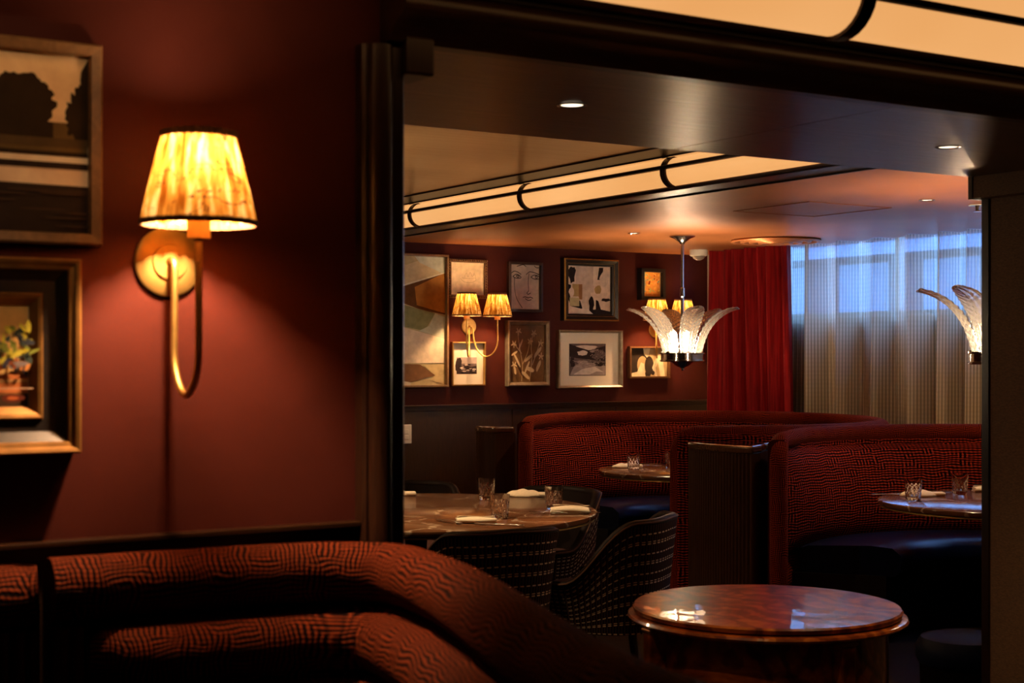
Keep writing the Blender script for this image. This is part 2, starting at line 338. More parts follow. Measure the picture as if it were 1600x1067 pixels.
# ---------------------------------------------------------------- mesh tools
class MB:
    def __init__(s): s.v = []; s.f = []; s.uv = []; s.mi = []
    def add(s, vs, fs, uvs=None, mi=0):
        o = len(s.v); s.v += [tuple(v) for v in vs]
        for i, f in enumerate(fs):
            s.f.append([o+k for k in f]); s.mi.append(mi)
            s.uv.append(uvs[i] if uvs else [(0, 0)]*len(f))
        return s
    def box(s, x0, x1, y0, y1, z0, z1, mi=0):
        if x0 > x1: x0, x1 = x1, x0
        if y0 > y1: y0, y1 = y1, y0
        if z0 > z1: z0, z1 = z1, z0
        v = [(x, y, z) for z in (z0, z1) for y in (y0, y1) for x in (x0, x1)]
        f = [(0,2,3,1), (4,5,7,6), (0,1,5,4), (2,6,7,3), (0,4,6,2), (1,3,7,5)]
        return s.add(v, f, mi=mi)
    def grid(s, P, cu=False, cv=False, mi=0, uvf=None, caps=False):
        """P[i][j] points; cu closes i, cv closes j; UV in metres"""
        nu, nv = len(P), len(P[0]); o = len(s.v)
        for row in P: s.v += [tuple(q) for q in row]
        U = [0.0]; mid = nv//2
        for i in range(1, nu+1):
            a, b = Vector(P[i-1][mid]), Vector(P[i % nu][mid]); U.append(U[-1] + (b-a).length)
        V = [0.0]; midu = nu//2
        for j in range(1, nv+1):
            a, b = Vector(P[midu][j-1]), Vector(P[midu][j % nv]); V.append(V[-1] + (b-a).length)
        if uvf: get = uvf
        else: get = lambda i, j: (U[i], V[j])
        for i in range(nu if cu else nu-1):
            for j in range(nv if cv else nv-1):
                i2, j2 = (i+1) % nu, (j+1) % nv
                s.f.append([o+i*nv+j, o+i2*nv+j, o+i2*nv+j2, o+i*nv+j2]); s.mi.append(mi)
                s.uv.append([get(i, j), get(i+1, j), get(i+1, j+1), get(i, j+1)])
        if caps and cv:
            for i in (0, nu-1):
                s.f.append([o+i*nv+j for j in range(nv)]); s.mi.append(mi); s.uv.append([(0, 0)]*nv)
        return s
    def lathe(s, prof, c=(0, 0, 0), n=32, mi=0, mod=None, capend=True):
        P = []
        for k in range(n):
            a = 2*PI*k/n; row = []
            for r, z in prof:
                rr = r*(mod(a, z) if mod else 1)
                row.append((c[0]+rr*math.cos(a), c[1]+rr*math.sin(a), c[2]+z))
            P.append(row)
        s.grid(P, cu=True, mi=mi)
        return s
    def tube(s, path, r, n=10, mi=0, closed=False, sx=1.0, sy=1.0, up=None):
        pts = [Vector(q) for q in path]; m_ = len(pts); P = []
        rad = r if isinstance(r, (list, tuple)) else [r]*m_
        prev = None
        for i, q in enumerate(pts):
            if closed: t = pts[(i+1) % m_]-pts[i-1]
            else: t = pts[min(i+1, m_-1)]-pts[max(i-1, 0)]
            t.normalize()
            if prev is None:
                ref = Vector(up) if up else (Vector((0, 0, 1)) if abs(t.z) < 0.9 else Vector((1, 0, 0)))
                a = (ref - t*ref.dot(t)).normalized()
            else:
                a = (prev - t*prev.dot(t)).normalized()
            b_ = t.cross(a); prev = a
            P.append([q + (a*math.cos(2*PI*k/n)*sx + b_*math.sin(2*PI*k/n)*sy)*rad[i] for k in range(n)])
        return s.grid(P, cu=closed, cv=True, mi=mi, caps=not closed)
    def prism(s, poly, z0, z1, mi=0):
        n = len(poly); v = [(x, y, z0) for x, y in poly]+[(x, y, z1) for x, y in poly]
        f = [list(range(n))[::-1], list(range(n, 2*n))]+[(i, (i+1) % n, n+(i+1) % n, n+i) for i in range(n)]
        return s.add(v, f, mi=mi)
    def build(s, name, mats, parent=None, smooth=True, bevel=0.0, subsurf=0, loc=None, solid=0.0, angle=40):
        me = bpy.data.meshes.new(name); me.from_pydata(s.v, [], s.f)
        if not isinstance(mats, (list, tuple)): mats = [mats]
        for m_ in mats: me.materials.append(m_)
        uvl = me.uv_layers.new(name='UVMap'); k = 0
        flat = []
        for f in s.uv:
            for q in f: flat += [q[0], q[1]]
        uvl.data.foreach_set('uv', flat)
        me.polygons.foreach_set('material_index', s.mi)
        me.polygons.foreach_set('use_smooth', [smooth]*len(s.f))
        me.validate(); me.update()
        import bmesh
        bm = bmesh.new(); bm.from_mesh(me); bmesh.ops.recalc_face_normals(bm, faces=bm.faces)
        if smooth:
            for e in bm.edges:
                if len(e.link_faces) == 2 and e.calc_face_angle(0) > R(angle): e.smooth = False
        bm.to_mesh(me); bm.free()
        o = bpy.data.objects.new(name, me); COL.objects.link(o)
        if loc: o.location = loc
        if parent: o.parent = parent
        if bevel:
            b = o.modifiers.new('bevel', 'BEVEL'); b.width = bevel; b.segments = 2; b.limit_method = 'ANGLE'; b.angle_limit = R(50)
        if solid:
            sm = o.modifiers.new('solid', 'SOLIDIFY'); sm.thickness = solid; sm.offset = 0
        if subsurf:
            ss = o.modifiers.new('sub', 'SUBSURF'); ss.levels = subsurf; ss.render_levels = subsurf
        return o
def tag(o, label, cat, group=None):
    o['label'] = label; o['category'] = cat
    if group: o['group'] = group
    return o
def thing(name, loc, label, cat, group=None, rz=0):
    o = bpy.data.objects.new(name, None); COL.objects.link(o); o.empty_display_size = 0.1
    o.location = loc; o.rotation_euler = (0, 0, rz)
    return tag(o, label, cat, group)
def struct(name, mb, mats, smooth=False, **kw):
    o = mb.build(name, mats, None, smooth, **kw); o['kind'] = 'structure'; return o
def copy_tree(o, parent=None):
    c = o.copy(); COL.objects.link(c)
    if parent: c.parent = parent
    for ch in list(o.children): copy_tree(ch, c)
    return c

# ---------------------------------------------------------------- room shell
ZC, ZS = 2.233, 2.10      # ceiling beyond the opening, soffit
YN, YF, YB = 2.757, 3.71, 9.10
XJ, XP, XW = 1.445, 4.32, 7.50
struct('floor', MB().box(-4, 8, -2.5, 9.3, -0.1, 0), M['floor'])
struct('wall_north', MB().box(-0.6, 7.62, YB, YB+0.12, 0, 2.7), M['wall'])
struct('wall_near', MB().box(-4, XJ-0.02, YN, YF, 0, 2.7), M['wall'])
struct('wall_west', MB().box(-4.12, -4, -2.5, YN, 0, 2.7), M['wall'])
struct('wall_south', MB().box(-4.12, 6, -2.62, -2.5, 0, 2.7), M['wall'])
struct('wall_east', MB().box(5.4, 5.52, -2.5, YN, 0, 2.7), M['wall'])
struct('wall_partition', MB().box(XP+0.04, 7.62, YN+0.02, YF-0.04, 0, 2.7), M['pillarcloth'])
struct('wall_west_dining', MB().box(-0.72, -0.6, YF, YB+0.12, 0, 2.7), M['wall'])
# window wall: solid below the sill, opening above
SILL = 1.715
mb = MB().box(XW, XW+0.2, YF-0.04, YB+0.12, 0, SILL)
mb.box(XW, XW+0.2, 8.35, YB+0.12, SILL, 2.7).box(XW, XW+0.2, YF-0.04, 3.9, SILL, 2.7).box(XW, XW+0.2, 3.9, 8.35, 2.62, 2.7)
struct('wall_window', mb, plain('window_wall_paint', (0.5, 0.42, 0.34), 0.7))
mb = MB()
for y in (3.9, 5.0, 6.1, 7.2, 8.31): mb.box(XW+0.12, XW+0.17, y, y+0.04, SILL, 2.62)
mb.box(XW+0.12, XW+0.17, 3.9, 8.35, SILL, SILL+0.04).box(XW+0.12, XW+0.17, 3.9, 8.35, 2.58, 2.62)
wf = struct('window_1', mb, M['white'])
g = MB().box(XW+0.140, XW+0.146, 3.94, 8.31, SILL+0.04, 2.58).build('window_pane', M['pane'], wf, False)
struct('trim_1', MB().box(XW-0.03, XW+0.12, 3.9, 8.35, SILL-0.03, SILL+0.004), M['white'], bevel=0.004)

# dining ceiling with the light recess cut out (X 3.58..4.28), and a curtain pocket at the window
RX1 = 4.53; ZL = 2.35
struct('ceiling', MB().box(RX1, 7.43, YF, YB+0.12, ZC, ZC+0.2), M['ceiling'])
struct('ceiling_west', MB().box(-0.72, 3.93, YF, YB+0.12, ZL, ZL+0.1), M['ceilwest'])
struct('ceiling_mirror', MB().box(4.12, 4.34, YF, YB, ZL, ZL+0.02), M['mirror'])
struct('trim_2', MB().box(4.34, 4.36, YF, YB, ZC-0.006, ZL+0.03), M['mirror'])
# bronze-and-walnut edge boards of the recess
struct('trim_4', MB().box(3.93, 4.12, YF, YB, ZL-0.008, ZL+0.03), M['darkwood'], bevel=0.002)
struct('trim_3', MB().box(4.108, 4.12, YF, YB, ZL-0.014, ZL-0.008), M['chrome'])
struct('trim_5', MB().box(4.30, RX1, YF, YB, ZC-0.006, ZC+0.03).box(RX1-0.012, RX1, YF, YB, ZC-0.014, ZC-0.006), M['darkwood'], bevel=0.002)
# near room ceiling and the lid above everything
struct('ceiling_near', MB().box(-4.12, 5.52, -2.62, YN, 2.42, 2.52), M['nearceiling'])
struct('ceiling_slab', MB().box(-4.2, 7.75, -2.7, 9.3, 2.7, 2.8), M['black'])
# soffit, two boards with an open joint
XS = 2.91
struct('ceiling_soffit', MB().box(XJ-0.02, XS-0.002, YN-0.02, YF, ZS, 2.7).box(XS+0.002, XP+0.1, YN-0.02, YF, ZS, 2.7).box(XJ, XP, YN, YF-0.01, ZS+0.006, 2.6), M['soffit'])
# cornice over the opening: bullnose swept along X
def cornice_profile():
    pts = [(YN, ZS-0.004), (YN-0.04, ZS-0.004), (YN-0.044, ZS+0.006), (YN-0.075, ZS+0.030)]
    for k in range(0, 11):
        a = R(-70+k*16); pts.append((YN-0.085-0.030*math.cos(a), ZS+0.066+0.030*math.sin(a)))
    pts += [(YN-0.085, ZS+0.12), (YN-0.11, ZS+0.15), (YN-0.12, ZS+0.20), (YN-0.12, 2.42), (YN, 2.42)]
    return pts
mb = MB(); prof = cornice_profile()
X0c, X1c = 1.40, 5.4
mb.grid([[(x, y, z) for y, z in prof] for x in (X0c, 2.5, 3.6, X1c)], cv=True, caps=True)
struct('trim_6', mb, M['darkwood_h'], smooth=True, angle=50)
# corner block and casing with rounded edge
struct('trim_7', MB().box(XJ-0.01, XJ+0.058, YN-0.05, YN+0.06, 2.03, ZS+0.01), M['darkwood'], bevel=0.006)
cas = [(1.343, YN+0.002), (1.343, YN-0.030), (1.350, YN-0.036)]
for k in range(9):
    a = R(180-k*20); cas.append((1.382+0.026*math.cos(a), YN-0.036-0.020*max(0, math.sin(a))))
cas += [(1.414, YN-0.030), (1.438, YN-0.030), (XJ, YN-0.022), (XJ, YN+0.002)]
mb = MB(); mb.prism(cas, 0, 2.085); struct('trim_8', mb, M['darkwood'], smooth=True, angle=35)
struct('trim_9', MB().box(XJ-0.03, XJ, YN, YF+0.02, 0, ZS), M['darkwood'])
# pillar at the right: cloth face, wooden corner bead and capital
struct('wall_pillar', MB().box(XP+0.018, XP+0.05, YN-0.02, YF-0.045, 0, 2.02), M['pillarcloth'])
struct('trim_10', MB().box(XP+0.012, XP+0.06, YF-0.05, YF-0.015, 0, 2.02), M['darkwood'], bevel=0.003)
struct('trim_11', MB().box(XP-0.03, XP+0.14, YN-0.02, YF+0.0, 2.02, 2.125), M['pillarcloth'], bevel=0.003)
struct('trim_12', MB().box(XP-0.034, XP+0.13, YF-0.012, YF+0.006, 2.018, 2.127), M['darkwood'])
# dado rails and panels
struct('trim_13', MB().box(-4, 1.343, YN-0.022, YN, 1.075, 1.11).box(-4, 1.343, YN-0.03, YN, 1.10, 1.112), M['darkwood_h'], bevel=0.003)
struct('trim_14', MB().box(-4, 1.343, YN-0.012, YN, 0, 1.075), M['panelwood'])
struct('trim_15', MB().box(-0.6, 7.5, YB-0.022, YB, 1.06, 1.10).box(-0.6, 7.5, YB-0.03, YB, 1.09, 1.102), M['darkwood_h'], bevel=0.003)
mb = MB(); x = 2.0
for a, b in ((-0.6, 1.2), (1.2, 2.7), (2.7, 4.2), (4.2, 5.68), (5.68, 6.6), (6.6, 7.5)): mb.box(a+0.003, b-0.003, YB-0.014, YB, 0.0, 1.06)
struct('trim_16', mb, M['panelwood'])
# access panel outline in the ceiling
mb = MB(); a, b, c_, d_ = 5.29, 5.88, 5.61, 6.2
mb.box(a, b, c_, c_+0.004, ZC-0.003, ZC).box(a, b, d_-0.004, d_, ZC-0.003, ZC).box(a, a+0.004, c_, d_, ZC-0.003, ZC).box(b-0.004, b, c_, d_, ZC-0.003, ZC)
struct('trim_17', mb, M['ceiling'])

# ---------------------------------------------------------------- outside the window
o = MB().box(7.8, 30, -6, 22, -0.5, 0.4).build('street_pavement', paint((0.3, 0.32, 0.34)), None, False); o['kind'] = 'structure'
b = thing('brick_building', (15.5, 9, 0.4), 'brick building with pale windows seen through the sheer curtain', 'building')
MB().box(0, 1, -8, 12, 0, 4.8).build('facade', paint((0.16, 0.10, 0.10), 0.9, 0.3, 8), b, False)
for i, y in enumerate((-6.2, -4.7, -3.2, -1.9, -0.4, 1.1, 2.6, 4.2, 5.8, 7.4)):
    for z in (1.55, 2.9):
        w_ = MB().box(-0.06, 0.0, y, y+0.95, z, z+0.8).build('window_frame', paint((0.30, 0.32, 0.33), 0.5, 0), b, False)
        MB().box(-0.075, -0.06, y+0.05, y+0.90, z+0.05, z+0.75).build('pane', paint((0.22, 0.25, 0.28), 0.4, 0), w_, False)
MB().box(-0.3, 0, -8, 12, 2.45, 2.62).build('ledge', paint((0.3, 0.32, 0.35)), b, False)
tr_ = thing('street_tree', (9.6, 5.55, 0.4), 'bare dark street tree behind the sheer curtain', 'tree')
mb = MB().tube([(0, 0, 0), (0.03, 0.02, 1.2), (-0.02, 0.05, 2.0), (0.0, 0.1, 3.2)], [0.12, 0.1, 0.08, 0.05], 8)
mb.tube([(0.0, 0.03, 1.5), (0.05, 0.35, 1.85), (0.05, 0.55, 2.4)], [0.05, 0.035, 0.015], 6).tube([(0, 0.03, 1.4), (-0.05, -0.35, 1.75), (0, -0.5, 2.3)], [0.05, 0.035, 0.015], 6)
mb.build('trunk', paint((0.09, 0.07, 0.07)), tr_)

# ---------------------------------------------------------------- curtains
def hang(name, x0, fold, y0, y1, z0, z1, mat, n, label, cat, ny=None, flare=0.0):
    P = []; ny = ny or n
    for i in range(n+1):
        u = i/n; y = y0+(y1-y0)*u; row = []
        for j in range(15):
            v = j/14; z = z1+(z0-z1)*v
            fx, fy = fold(u, v); row.append((x0+fx, y+fy+flare*v*u, z))
        P.append(row)
    return tag(MB().grid(P).build(name, mat, None, True, angle=80), label, cat)
fd = [0]; random.seed(3)
while fd[-1] < 5.2: fd.append(fd[-1]+random.uniform(0.22, 0.40))
fa = [random.uniform(0.75, 1.1) for _ in fd]
def sheer_fold(u, v):
    y = u*4.53
    k = max(i for i, q in enumerate(fd) if q <= y); f = (y-fd[k])/(fd[k+1]-fd[k])
    s = (f**1.6) if f < 0.86 else (0.86**1.6)*(1-(f-0.86)/0.14)   # slow rise then a sharp return
    s = s*1.15*fa[k]*min(1, max(0, (y-0.30)/0.25))
    return (0.115-0.235*s*(0.85+0.15*v) + 0.006*math.sin(y*140)*(0.3+v) + 0.01*math.sin(y*9+v*2), 0.02*math.sin(y*7)*v)
hang('sheer_curtain', 7.30, sheer_fold, 8.25, 3.72, 0.02, ZC-0.002, M['sheer'], 1200,
     'long cream woven sheer curtain glowing blue across the high window', 'curtain')
def drape_fold(u, v):
    ph = u*2*PI*7.0
    am = 0.072+0.012*v
    return (am*math.sin(ph+0.9*math.sin(ph*0.37+1))+0.012*math.sin(ph*2.3+v*2)-0.02, 0.03*v*math.sin(u*9))
hang('velvet_curtain', 7.245, drape_fold, 8.74, 7.84, 0.02, ZC-0.002, M['drape'], 500,
     'crimson velvet drape gathered at the corner beside the sheer curtain', 'curtain', flare=-0.10)

# ---------------------------------------------------------------- lit glass tubes
def light_tube(name, axis, a0, a1, ctr, zc, r, ribs, railang, label, parent_loc):
    """axis 'Y' or 'X'; ctr is the other coordinate; sign = side that faces the room"""
    t = thing(name, parent_loc, label, 'ceiling light', None)
    px, py, pz = parent_loc
    def pt(s, q, z): return (q-px, s-py, z-pz) if axis == 'Y' else (s-px, q-py, z-pz)
    def ring(s, rr, n=28): return [pt(s, ctr+rr*math.cos(2*PI*k/n), zc+rr*math.sin(2*PI*k/n)) for k in range(n)]
    MB().grid([ring(a0, r), ring(a1, r)], cv=True, caps=True).build('glass_tube', M['tube'], t)
    for s in ribs:
        mb = MB(); w = 0.019
        P = [ring(s-w, r+0.001), ring(s-w, r+0.009), ring(s+w, r+0.009), ring(s+w, r+0.001)]
        mb.grid(P, cv=True, cu=True); mb.build('rib', M['bronze'], t, True)
    for a in railang:
        q, z = ctr+(r+0.004)*math.cos(R(a)), zc+(r+0.004)*math.sin(R(a))
        MB().tube([pt(a0, q, z), pt(a1, q, z)], 0.0105, 8).build('rail', M['bronze'], t)
    return t
light_tube('tube_light', 'Y', YF+0.02, YB-0.03, 4.22, 2.284, 0.065, [7.79, 6.57, 5.35, 4.13, 9.0], (165, 268),
           'long glowing glass tube light recessed in the dining room ceiling', (4.22, 6.4, 2.284))
tl = light_tube('tube_light', 'X', -0.6, 5.3, 2.40, 2.247, 0.093, [-0.13, 1.11, 2.35, 3.59, 4.83], (192, 290),
           'large glowing glass tube light overhead in the near room', (3.1, 2.40, 2.247))
mb = MB().box(-0.6, 5.3, 2.33, 2.47, 2.36, 2.42); mb.box(0.95, 0.97, 2.38, 2.42, 2.3, 2.38)
for x in (1.11, 2.35, 3.59, 4.83): mb.box(x-0.012, x+0.012, 2.38, 2.42, 2.33, 2.40)
o = mb.build('mounting_rail', M['bronze'], tl, False); o.location = (-3.1, -2.40, -2.247)
struct('trim_18', MB().box(-0.6, 5.38, 2.60, 2.636, 2.2, 2.42).box(-0.6, 5.38, 2.50, 2.636, 2.325, 2.335), M['darkwood_h'])

# ---------------------------------------------------------------- sconces
def smooth_path(pts, n=10):
    P = [Vector(p) for p in pts]; out = []
    for i in range(len(P)-1):
        p0, p1, p2, p3 = P[max(i-1, 0)], P[i], P[i+1], P[min(i+2, len(P)-1)]
        for k in range(n):
            t = k/n
            out.append(0.5*((2*p1)+(-p0+p2)*t+(2*p0-5*p1+4*p2-p3)*t*t+(-p0+3*p1-3*p2+p3)*t**3))
    out.append(P[-1]); return out
def shade_parts(root, c, rt, rb, z0, z1, bulb, hi=True):
    """pleated shade around (cx,cy), its bulb and the candle sleeve"""
    cx, cy = c; n = 168 if hi else 84; pl = 28
    prof = [(rb+(rt-rb)*(k/8)**1.12, z0+(z1-z0)*k/8) for k in range(9)]
    P = []; uv = {}
    for k in range(n):
        a = 2*PI*k/n; w = 1+0.034*math.cos(a*pl)
        P.append([(cx+r_*w*math.cos(a), cy+r_*w*math.sin(a), z) for r_, z in prof])
    s = MB().grid(P, cu=True, uvf=lambda i, j: (i/n, j/8)).build('shade', M['shade'], root, True, angle=80)
    for rr, z, hh in ((rb, z0, 0.010), (rt, z1, 0.012)):
        mb = MB(); Q = []
        for k in range(n):
            a = 2*PI*k/n; w = 1+0.03*math.cos(a*pl)
            Q.append([(cx+(rr+d)*w*math.cos(a), cy+(rr+d)*w*math.sin(a), z+e) for d, e in ((-0.001, -hh/2), (0.003, -hh/2), (0.003, hh/2), (-0.001, hh/2))])
        mb.grid(Q, cu=True, cv=True).build('braid', M['shadetrim'], s, True)
    MB().lathe([(0.012, z1-0.004), (rt-0.001, z1-0.004)], (cx, cy, 0), 40).build('spill_cap', M['shadetrim'], s)  # unseen disc added to keep bulb light from spilling up the wall
    zb = z0+0.100
    MB().lathe([(0, zb-0.02), (0.012, zb-0.018), (0.022, zb+0.008), (0.021, zb+0.026), (0.01, zb+0.045), (0, zb+0.05)], (cx, cy, 0), 16).build('bulb', bulb, root)
    MB().lathe([(0, z0-0.028), (0.021, z0-0.028), (0.021, z0+0.012), (0.014, z0+0.014), (0.014, z0+0.026), (0, z0+0.026)], (cx, cy, 0), 20).build('candle_sleeve', M['candle'], root)
def plate(root, z, r):
    prof = [(0, 0.030), (0.006, 0.030), (r*0.10, 0.022), (r*0.15, 0.0175), (r*0.50, 0.0165), (r*0.52, 0.012), (r*0.55, 0.012), (r*0.93, 0.010), (r, 0.007), (r, 0)]
    P = []
    for k in range(40):
        a = 2*PI*k/40; P.append([(q*math.cos(a), -h-0.001, z+q*math.sin(a)) for q, h in prof])
    MB().grid(P, cu=True).build('wall_plate', M['brass'], root, True, angle=30)

# the near sconce; origin on the wall at plate centre
s1 = thing('wall_sconce', (0.946, YN, 1.628), 'large brass wall sconce with glowing pleated amber shade on near red wall', 'wall lamp')
plate(s1, 0, 0.066)
yl, yr = -0.034, -0.170
path = [(0.0, -0.02, 0.0), (0.0, -0.028, 0.002), (0.0, yl-0.004, -0.008), (0.0, yl-0.006, -0.04), (0, yl-0.004, -0.12), (0, yl-0.004, -0.185), (0, yl-0.022, -0.223), (0, yl-0.046, -0.245), (0, -0.104, -0.2515),
        (0, yr+0.044, -0.245), (0, yr+0.018, -0.222), (0, yr+0.002, -0.185), (0, yr, -0.12), (0, yr, 0.0), (0, yr, 0.035)]
MB().tube(smooth_path(path, 8), 0.0068, 12).build('arm', M['brass'], s1)
shade_parts(s1, (0, yr), 0.064, 0.101, 0.062, 0.222, M['bulb_near'])

def twin_sconce(loc, label):
    t = thing('twin_sconce', loc, label, 'wall lamp', 'twin brass sconces on the picture wall')
    plate(t, 0, 0.058)
    for sx in (-1, 1):
        dx = sx*0.125; yy = -0.19
        path = [(0.012*sx, -0.02, -0.005), (0.016*sx, -0.035, -0.03), (0.02*sx, -0.045, -0.10), (0.035*sx, -0.07, -0.17), (0.07*sx, -0.12, -0.215), (0.105*sx, -0.165, -0.19), (dx, yy, -0.12), (dx, yy, 0.0), (dx, yy, 0.055)]
        MB().tube(smooth_path(path, 5), 0.0055, 8).build('arm', M['brass'], t)
        shade_parts(t, (dx, yy), 0.062, 0.1, 0.072, 0.226, M['bulb_far'], False)
    return t
twin_sconce((5.322, YB, 1.655), 'twin-arm brass sconce between the collage and the line-drawn face')
twin_sconce((6.98, YB, 1.645), 'twin-arm brass sconce behind the glass leaf chandelier')

# ---------------------------------------------------------------- pictures
def ring_frame(w, h, prof, mi=None):
    """prof: (inset, depth toward viewer); local x right, z up, y toward wall = 0"""
    rows = []
    for i, d in prof:
        x, z = w/2-i, h/2-i
        rows.append([(-x, -d, -z), (x, -d, -z), (x, -d, z), (-x, -d, z)])
    mb = MB()
    for k in range(len(rows)-1):
        for j in range(4):
            mb.add([rows[k][j], rows[k][(j+1) % 4], rows[k+1][(j+1) % 4], rows[k+1][j]], [(0, 1, 2, 3)], mi=(mi[k] if mi else 0))
    return mb
def picture(name, label, X0, X1, z0, z1, Y, prof, fm, art, matw=0.0, mi=None, depth=0.012, group='framed pictures'):
    w, h = X1-X0, z1-z0
    t = thing(name, ((X0+X1)/2, Y, (z0+z1)/2), label, 'picture')
    ring_frame(w, h, prof, mi).build('frame', fm, t, False)
    inset = prof[-1][0]
    iw, ih = w-2*inset, h-2*inset
    dy = -prof[-1][1]+0.004 if prof[-1][1] > 0.006 else -0.003
    MB().box(-iw/2-0.003, iw/2+0.003, dy, -0.001, -ih/2-0.003, ih/2+0.003).build('backing', M['mat'] , t, False)
    if isinstance(matw, (tuple, list)): ml, mr, mbm, mt_ = matw
    else: ml = mr = mbm = mt_ = matw
    ax0, ax1, az0, az1 = -iw/2+ml, iw/2-mr, -ih/2+mbm, ih/2-mt_
    mb = MB(); mats = []; idx = {}
    for k, (col, poly) in enumerate(art):
        m_ = col if not isinstance(col, tuple) else paint(col)
        if m_.name not in idx: idx[m_.name] = len(mats); mats.append(m_)
        vs = [(ax0+(ax1-ax0)*u, dy-0.0006-0.00025*k, az0+(az1-az0)*v) for u, v in poly]
        mb.add(vs, [list(range(len(vs)))], mi=idx[m_.name])
    mb.build('artwork', mats, t, False)
    return t
FULL = [(0, 0), (1, 0), (1, 1), (0, 1)]
def rect(a, b, c, d): return [(a, b), (c, b), (c, d), (a, d)]
def blob(cx, cy, rx, ry, n=18, j=0.15, seed=0, rot=0):
    rnd = random.Random(seed); out = []
    for k in range(n):
        a = 2*PI*k/n; q = 1+rnd.uniform(-j, j); x, y = rx*q*math.cos(a), ry*q*math.sin(a)
        out.append((cx+x*math.cos(rot)-y*math.sin(rot), cy+x*math.sin(rot)+y*math.cos(rot)))
    return out
def stroke(pts, w=0.012):
    """ribbon quads along a smoothed polyline"""
    P = [v for v in smooth_path([(x, y, 0) for x, y in pts], 6)]; polys = []
    for i in range(len(P)-1):
        a, b = P[i], P[i+1]; t = (b-a)
        if t.length < 1e-6: continue
        t.normalize(); nrm = Vector((-t.y, t.x, 0))*w/2; e = t*w*0.3
        polys.append([(a-nrm-e)[:2], (b-nrm+e)[:2], (b+nrm+e)[:2], (a+nrm-e)[:2]])
    return polys
def strokes(col, lines, w=0.012): return [(col, q) for L in lines for q in stroke(L, w)]

# -- large torn-paper collage
cream = (0.60, 0.50, 0.38); gold = (0.45, 0.27, 0.09)
art = [((0.42, 0.34, 0.20), FULL),
 ((0.55, 0.44, 0.28), [(0, .97), (.35, 1), (.62, .93), (.75, .97), (1, .88), (.55, .74), (.45, .70), (.15, .80)]),
 ((0.50, 0.52, 0.45), [(.70, 1), (1, 1), (1, .86), (.9, .90), (.75, .95)]),
 ((0.33, 0.10, 0.03), [(.0, .82), (.22, .84), (.46, .74), (.30, .66), (.0, .76)]),
 ((0.30, 0.11, 0.02), [(.0, .76), (.30, .68), (.33, .58), (.2, .54), (0, .56)]),
 ((0.10, 0.04, 0.012), [(.42, .73), (1, .88), (1, .55), (.78, .58), (.60, .63)]),
 ((0.36, 0.15, 0.03), [(.70, .76), (1, .88), (1, .56), (.72, .62)]),
 ((0.38, 0.35, 0.28), [(.3, .68), (.52, .66), (.56, .50), (.34, .54)]),
 ((0.20, 0.20, 0.10), [(.55, .63), (.9, .56), (.80, .42), (.55, .46)]),
 ((0.45, 0.46, 0.36), [(.90, .56), (1, .53), (1, .36), (.74, .42), (.84, .46)]),
 ((0.25, 0.19, 0.05), [(.0, .56), (.3, .54), (.34, .42), (.2, .26), (0, .24)]),
 ((0.68, 0.54, 0.42), [(.34, .53), (.58, .45), (1, .36), (1, .17), (.28, .17), (.12, .24), (.24, .35)]),
 ((0.16, 0.08, 0.04), [(.12, .20), (.32, .17), (.75, .16), (.90, .075), (.66, .022), (.45, .05), (.08, .12)]),
 ((0.50, 0.38, 0.20), [(.78, .155), (1, .16), (1, .0), (.85, .04), (.90, .075)]),
 ((0.45, 0.40, 0.33), [(0, .12), (.45, .055), (.66, .02), (.66, 0), (0, 0)]),
 ((0.66, 0.60, 0.48), [(.42, .735), (1, .885), (1, .875), (.44, .725)])]
picture('framed_collage', 'tall abstract paper collage in slim oak frame at far left', 4.30, 5.143, 1.225, 2.155, YB,
        [(0, 0.001), (0, 0.035), (0.006, 0.04), (0.016, 0.04), (0.018, 0.015)], M['oakframe'], art)
# -- small drawing in a bobbin frame
art = [((0.74, 0.56, 0.37), FULL)]
art += strokes((0.45, 0.32, 0.2), [[(.3, .5), (.4, .4), (.6, .38), (.75, .45), (.72, .52), (.5, .5), (.32, .52)], [(.4, .55), (.45, .68), (.5, .55), (.56, .7), (.62, .56), (.68, .66), (.72, .52)]], 0.012)
pc = picture('framed_drawing', 'small faint pencil drawing in a ribbed bobbin frame above the twin sconce', 5.150, 5.468, 1.855, 2.130, YB,
        [(0, 0.001), (0, 0.02), (0.022, 0.02), (0.024, 0.008)], M['walnutframe'], art)
mb = MB(); w, h = 0.318, 0.275; cnt = 17
for k in range(cnt):
    for sgn in (-1, 1):
        u = -w/2+0.009+(w-0.018)*k/(cnt-1); mb.lathe([(0, -0.009), (0.0075, -0.005), (0.009, 0), (0.0075, 0.005), (0, 0.009)], (u, -0.022, sgn*(h/2-0.009)), 8)
for k in range(1, 14):
    for sgn in (-1, 1):
        u = -h/2+0.009+(h-0.018)*k/14; mb.lathe([(0, -0.009), (0.0075, -0.005), (0.009, 0), (0.0075, 0.005), (0, 0.009)], (sgn*(w/2-0.009), -0.022, u), 8)
o = mb.build('bobbin_moulding', M['walnutframe'], pc)
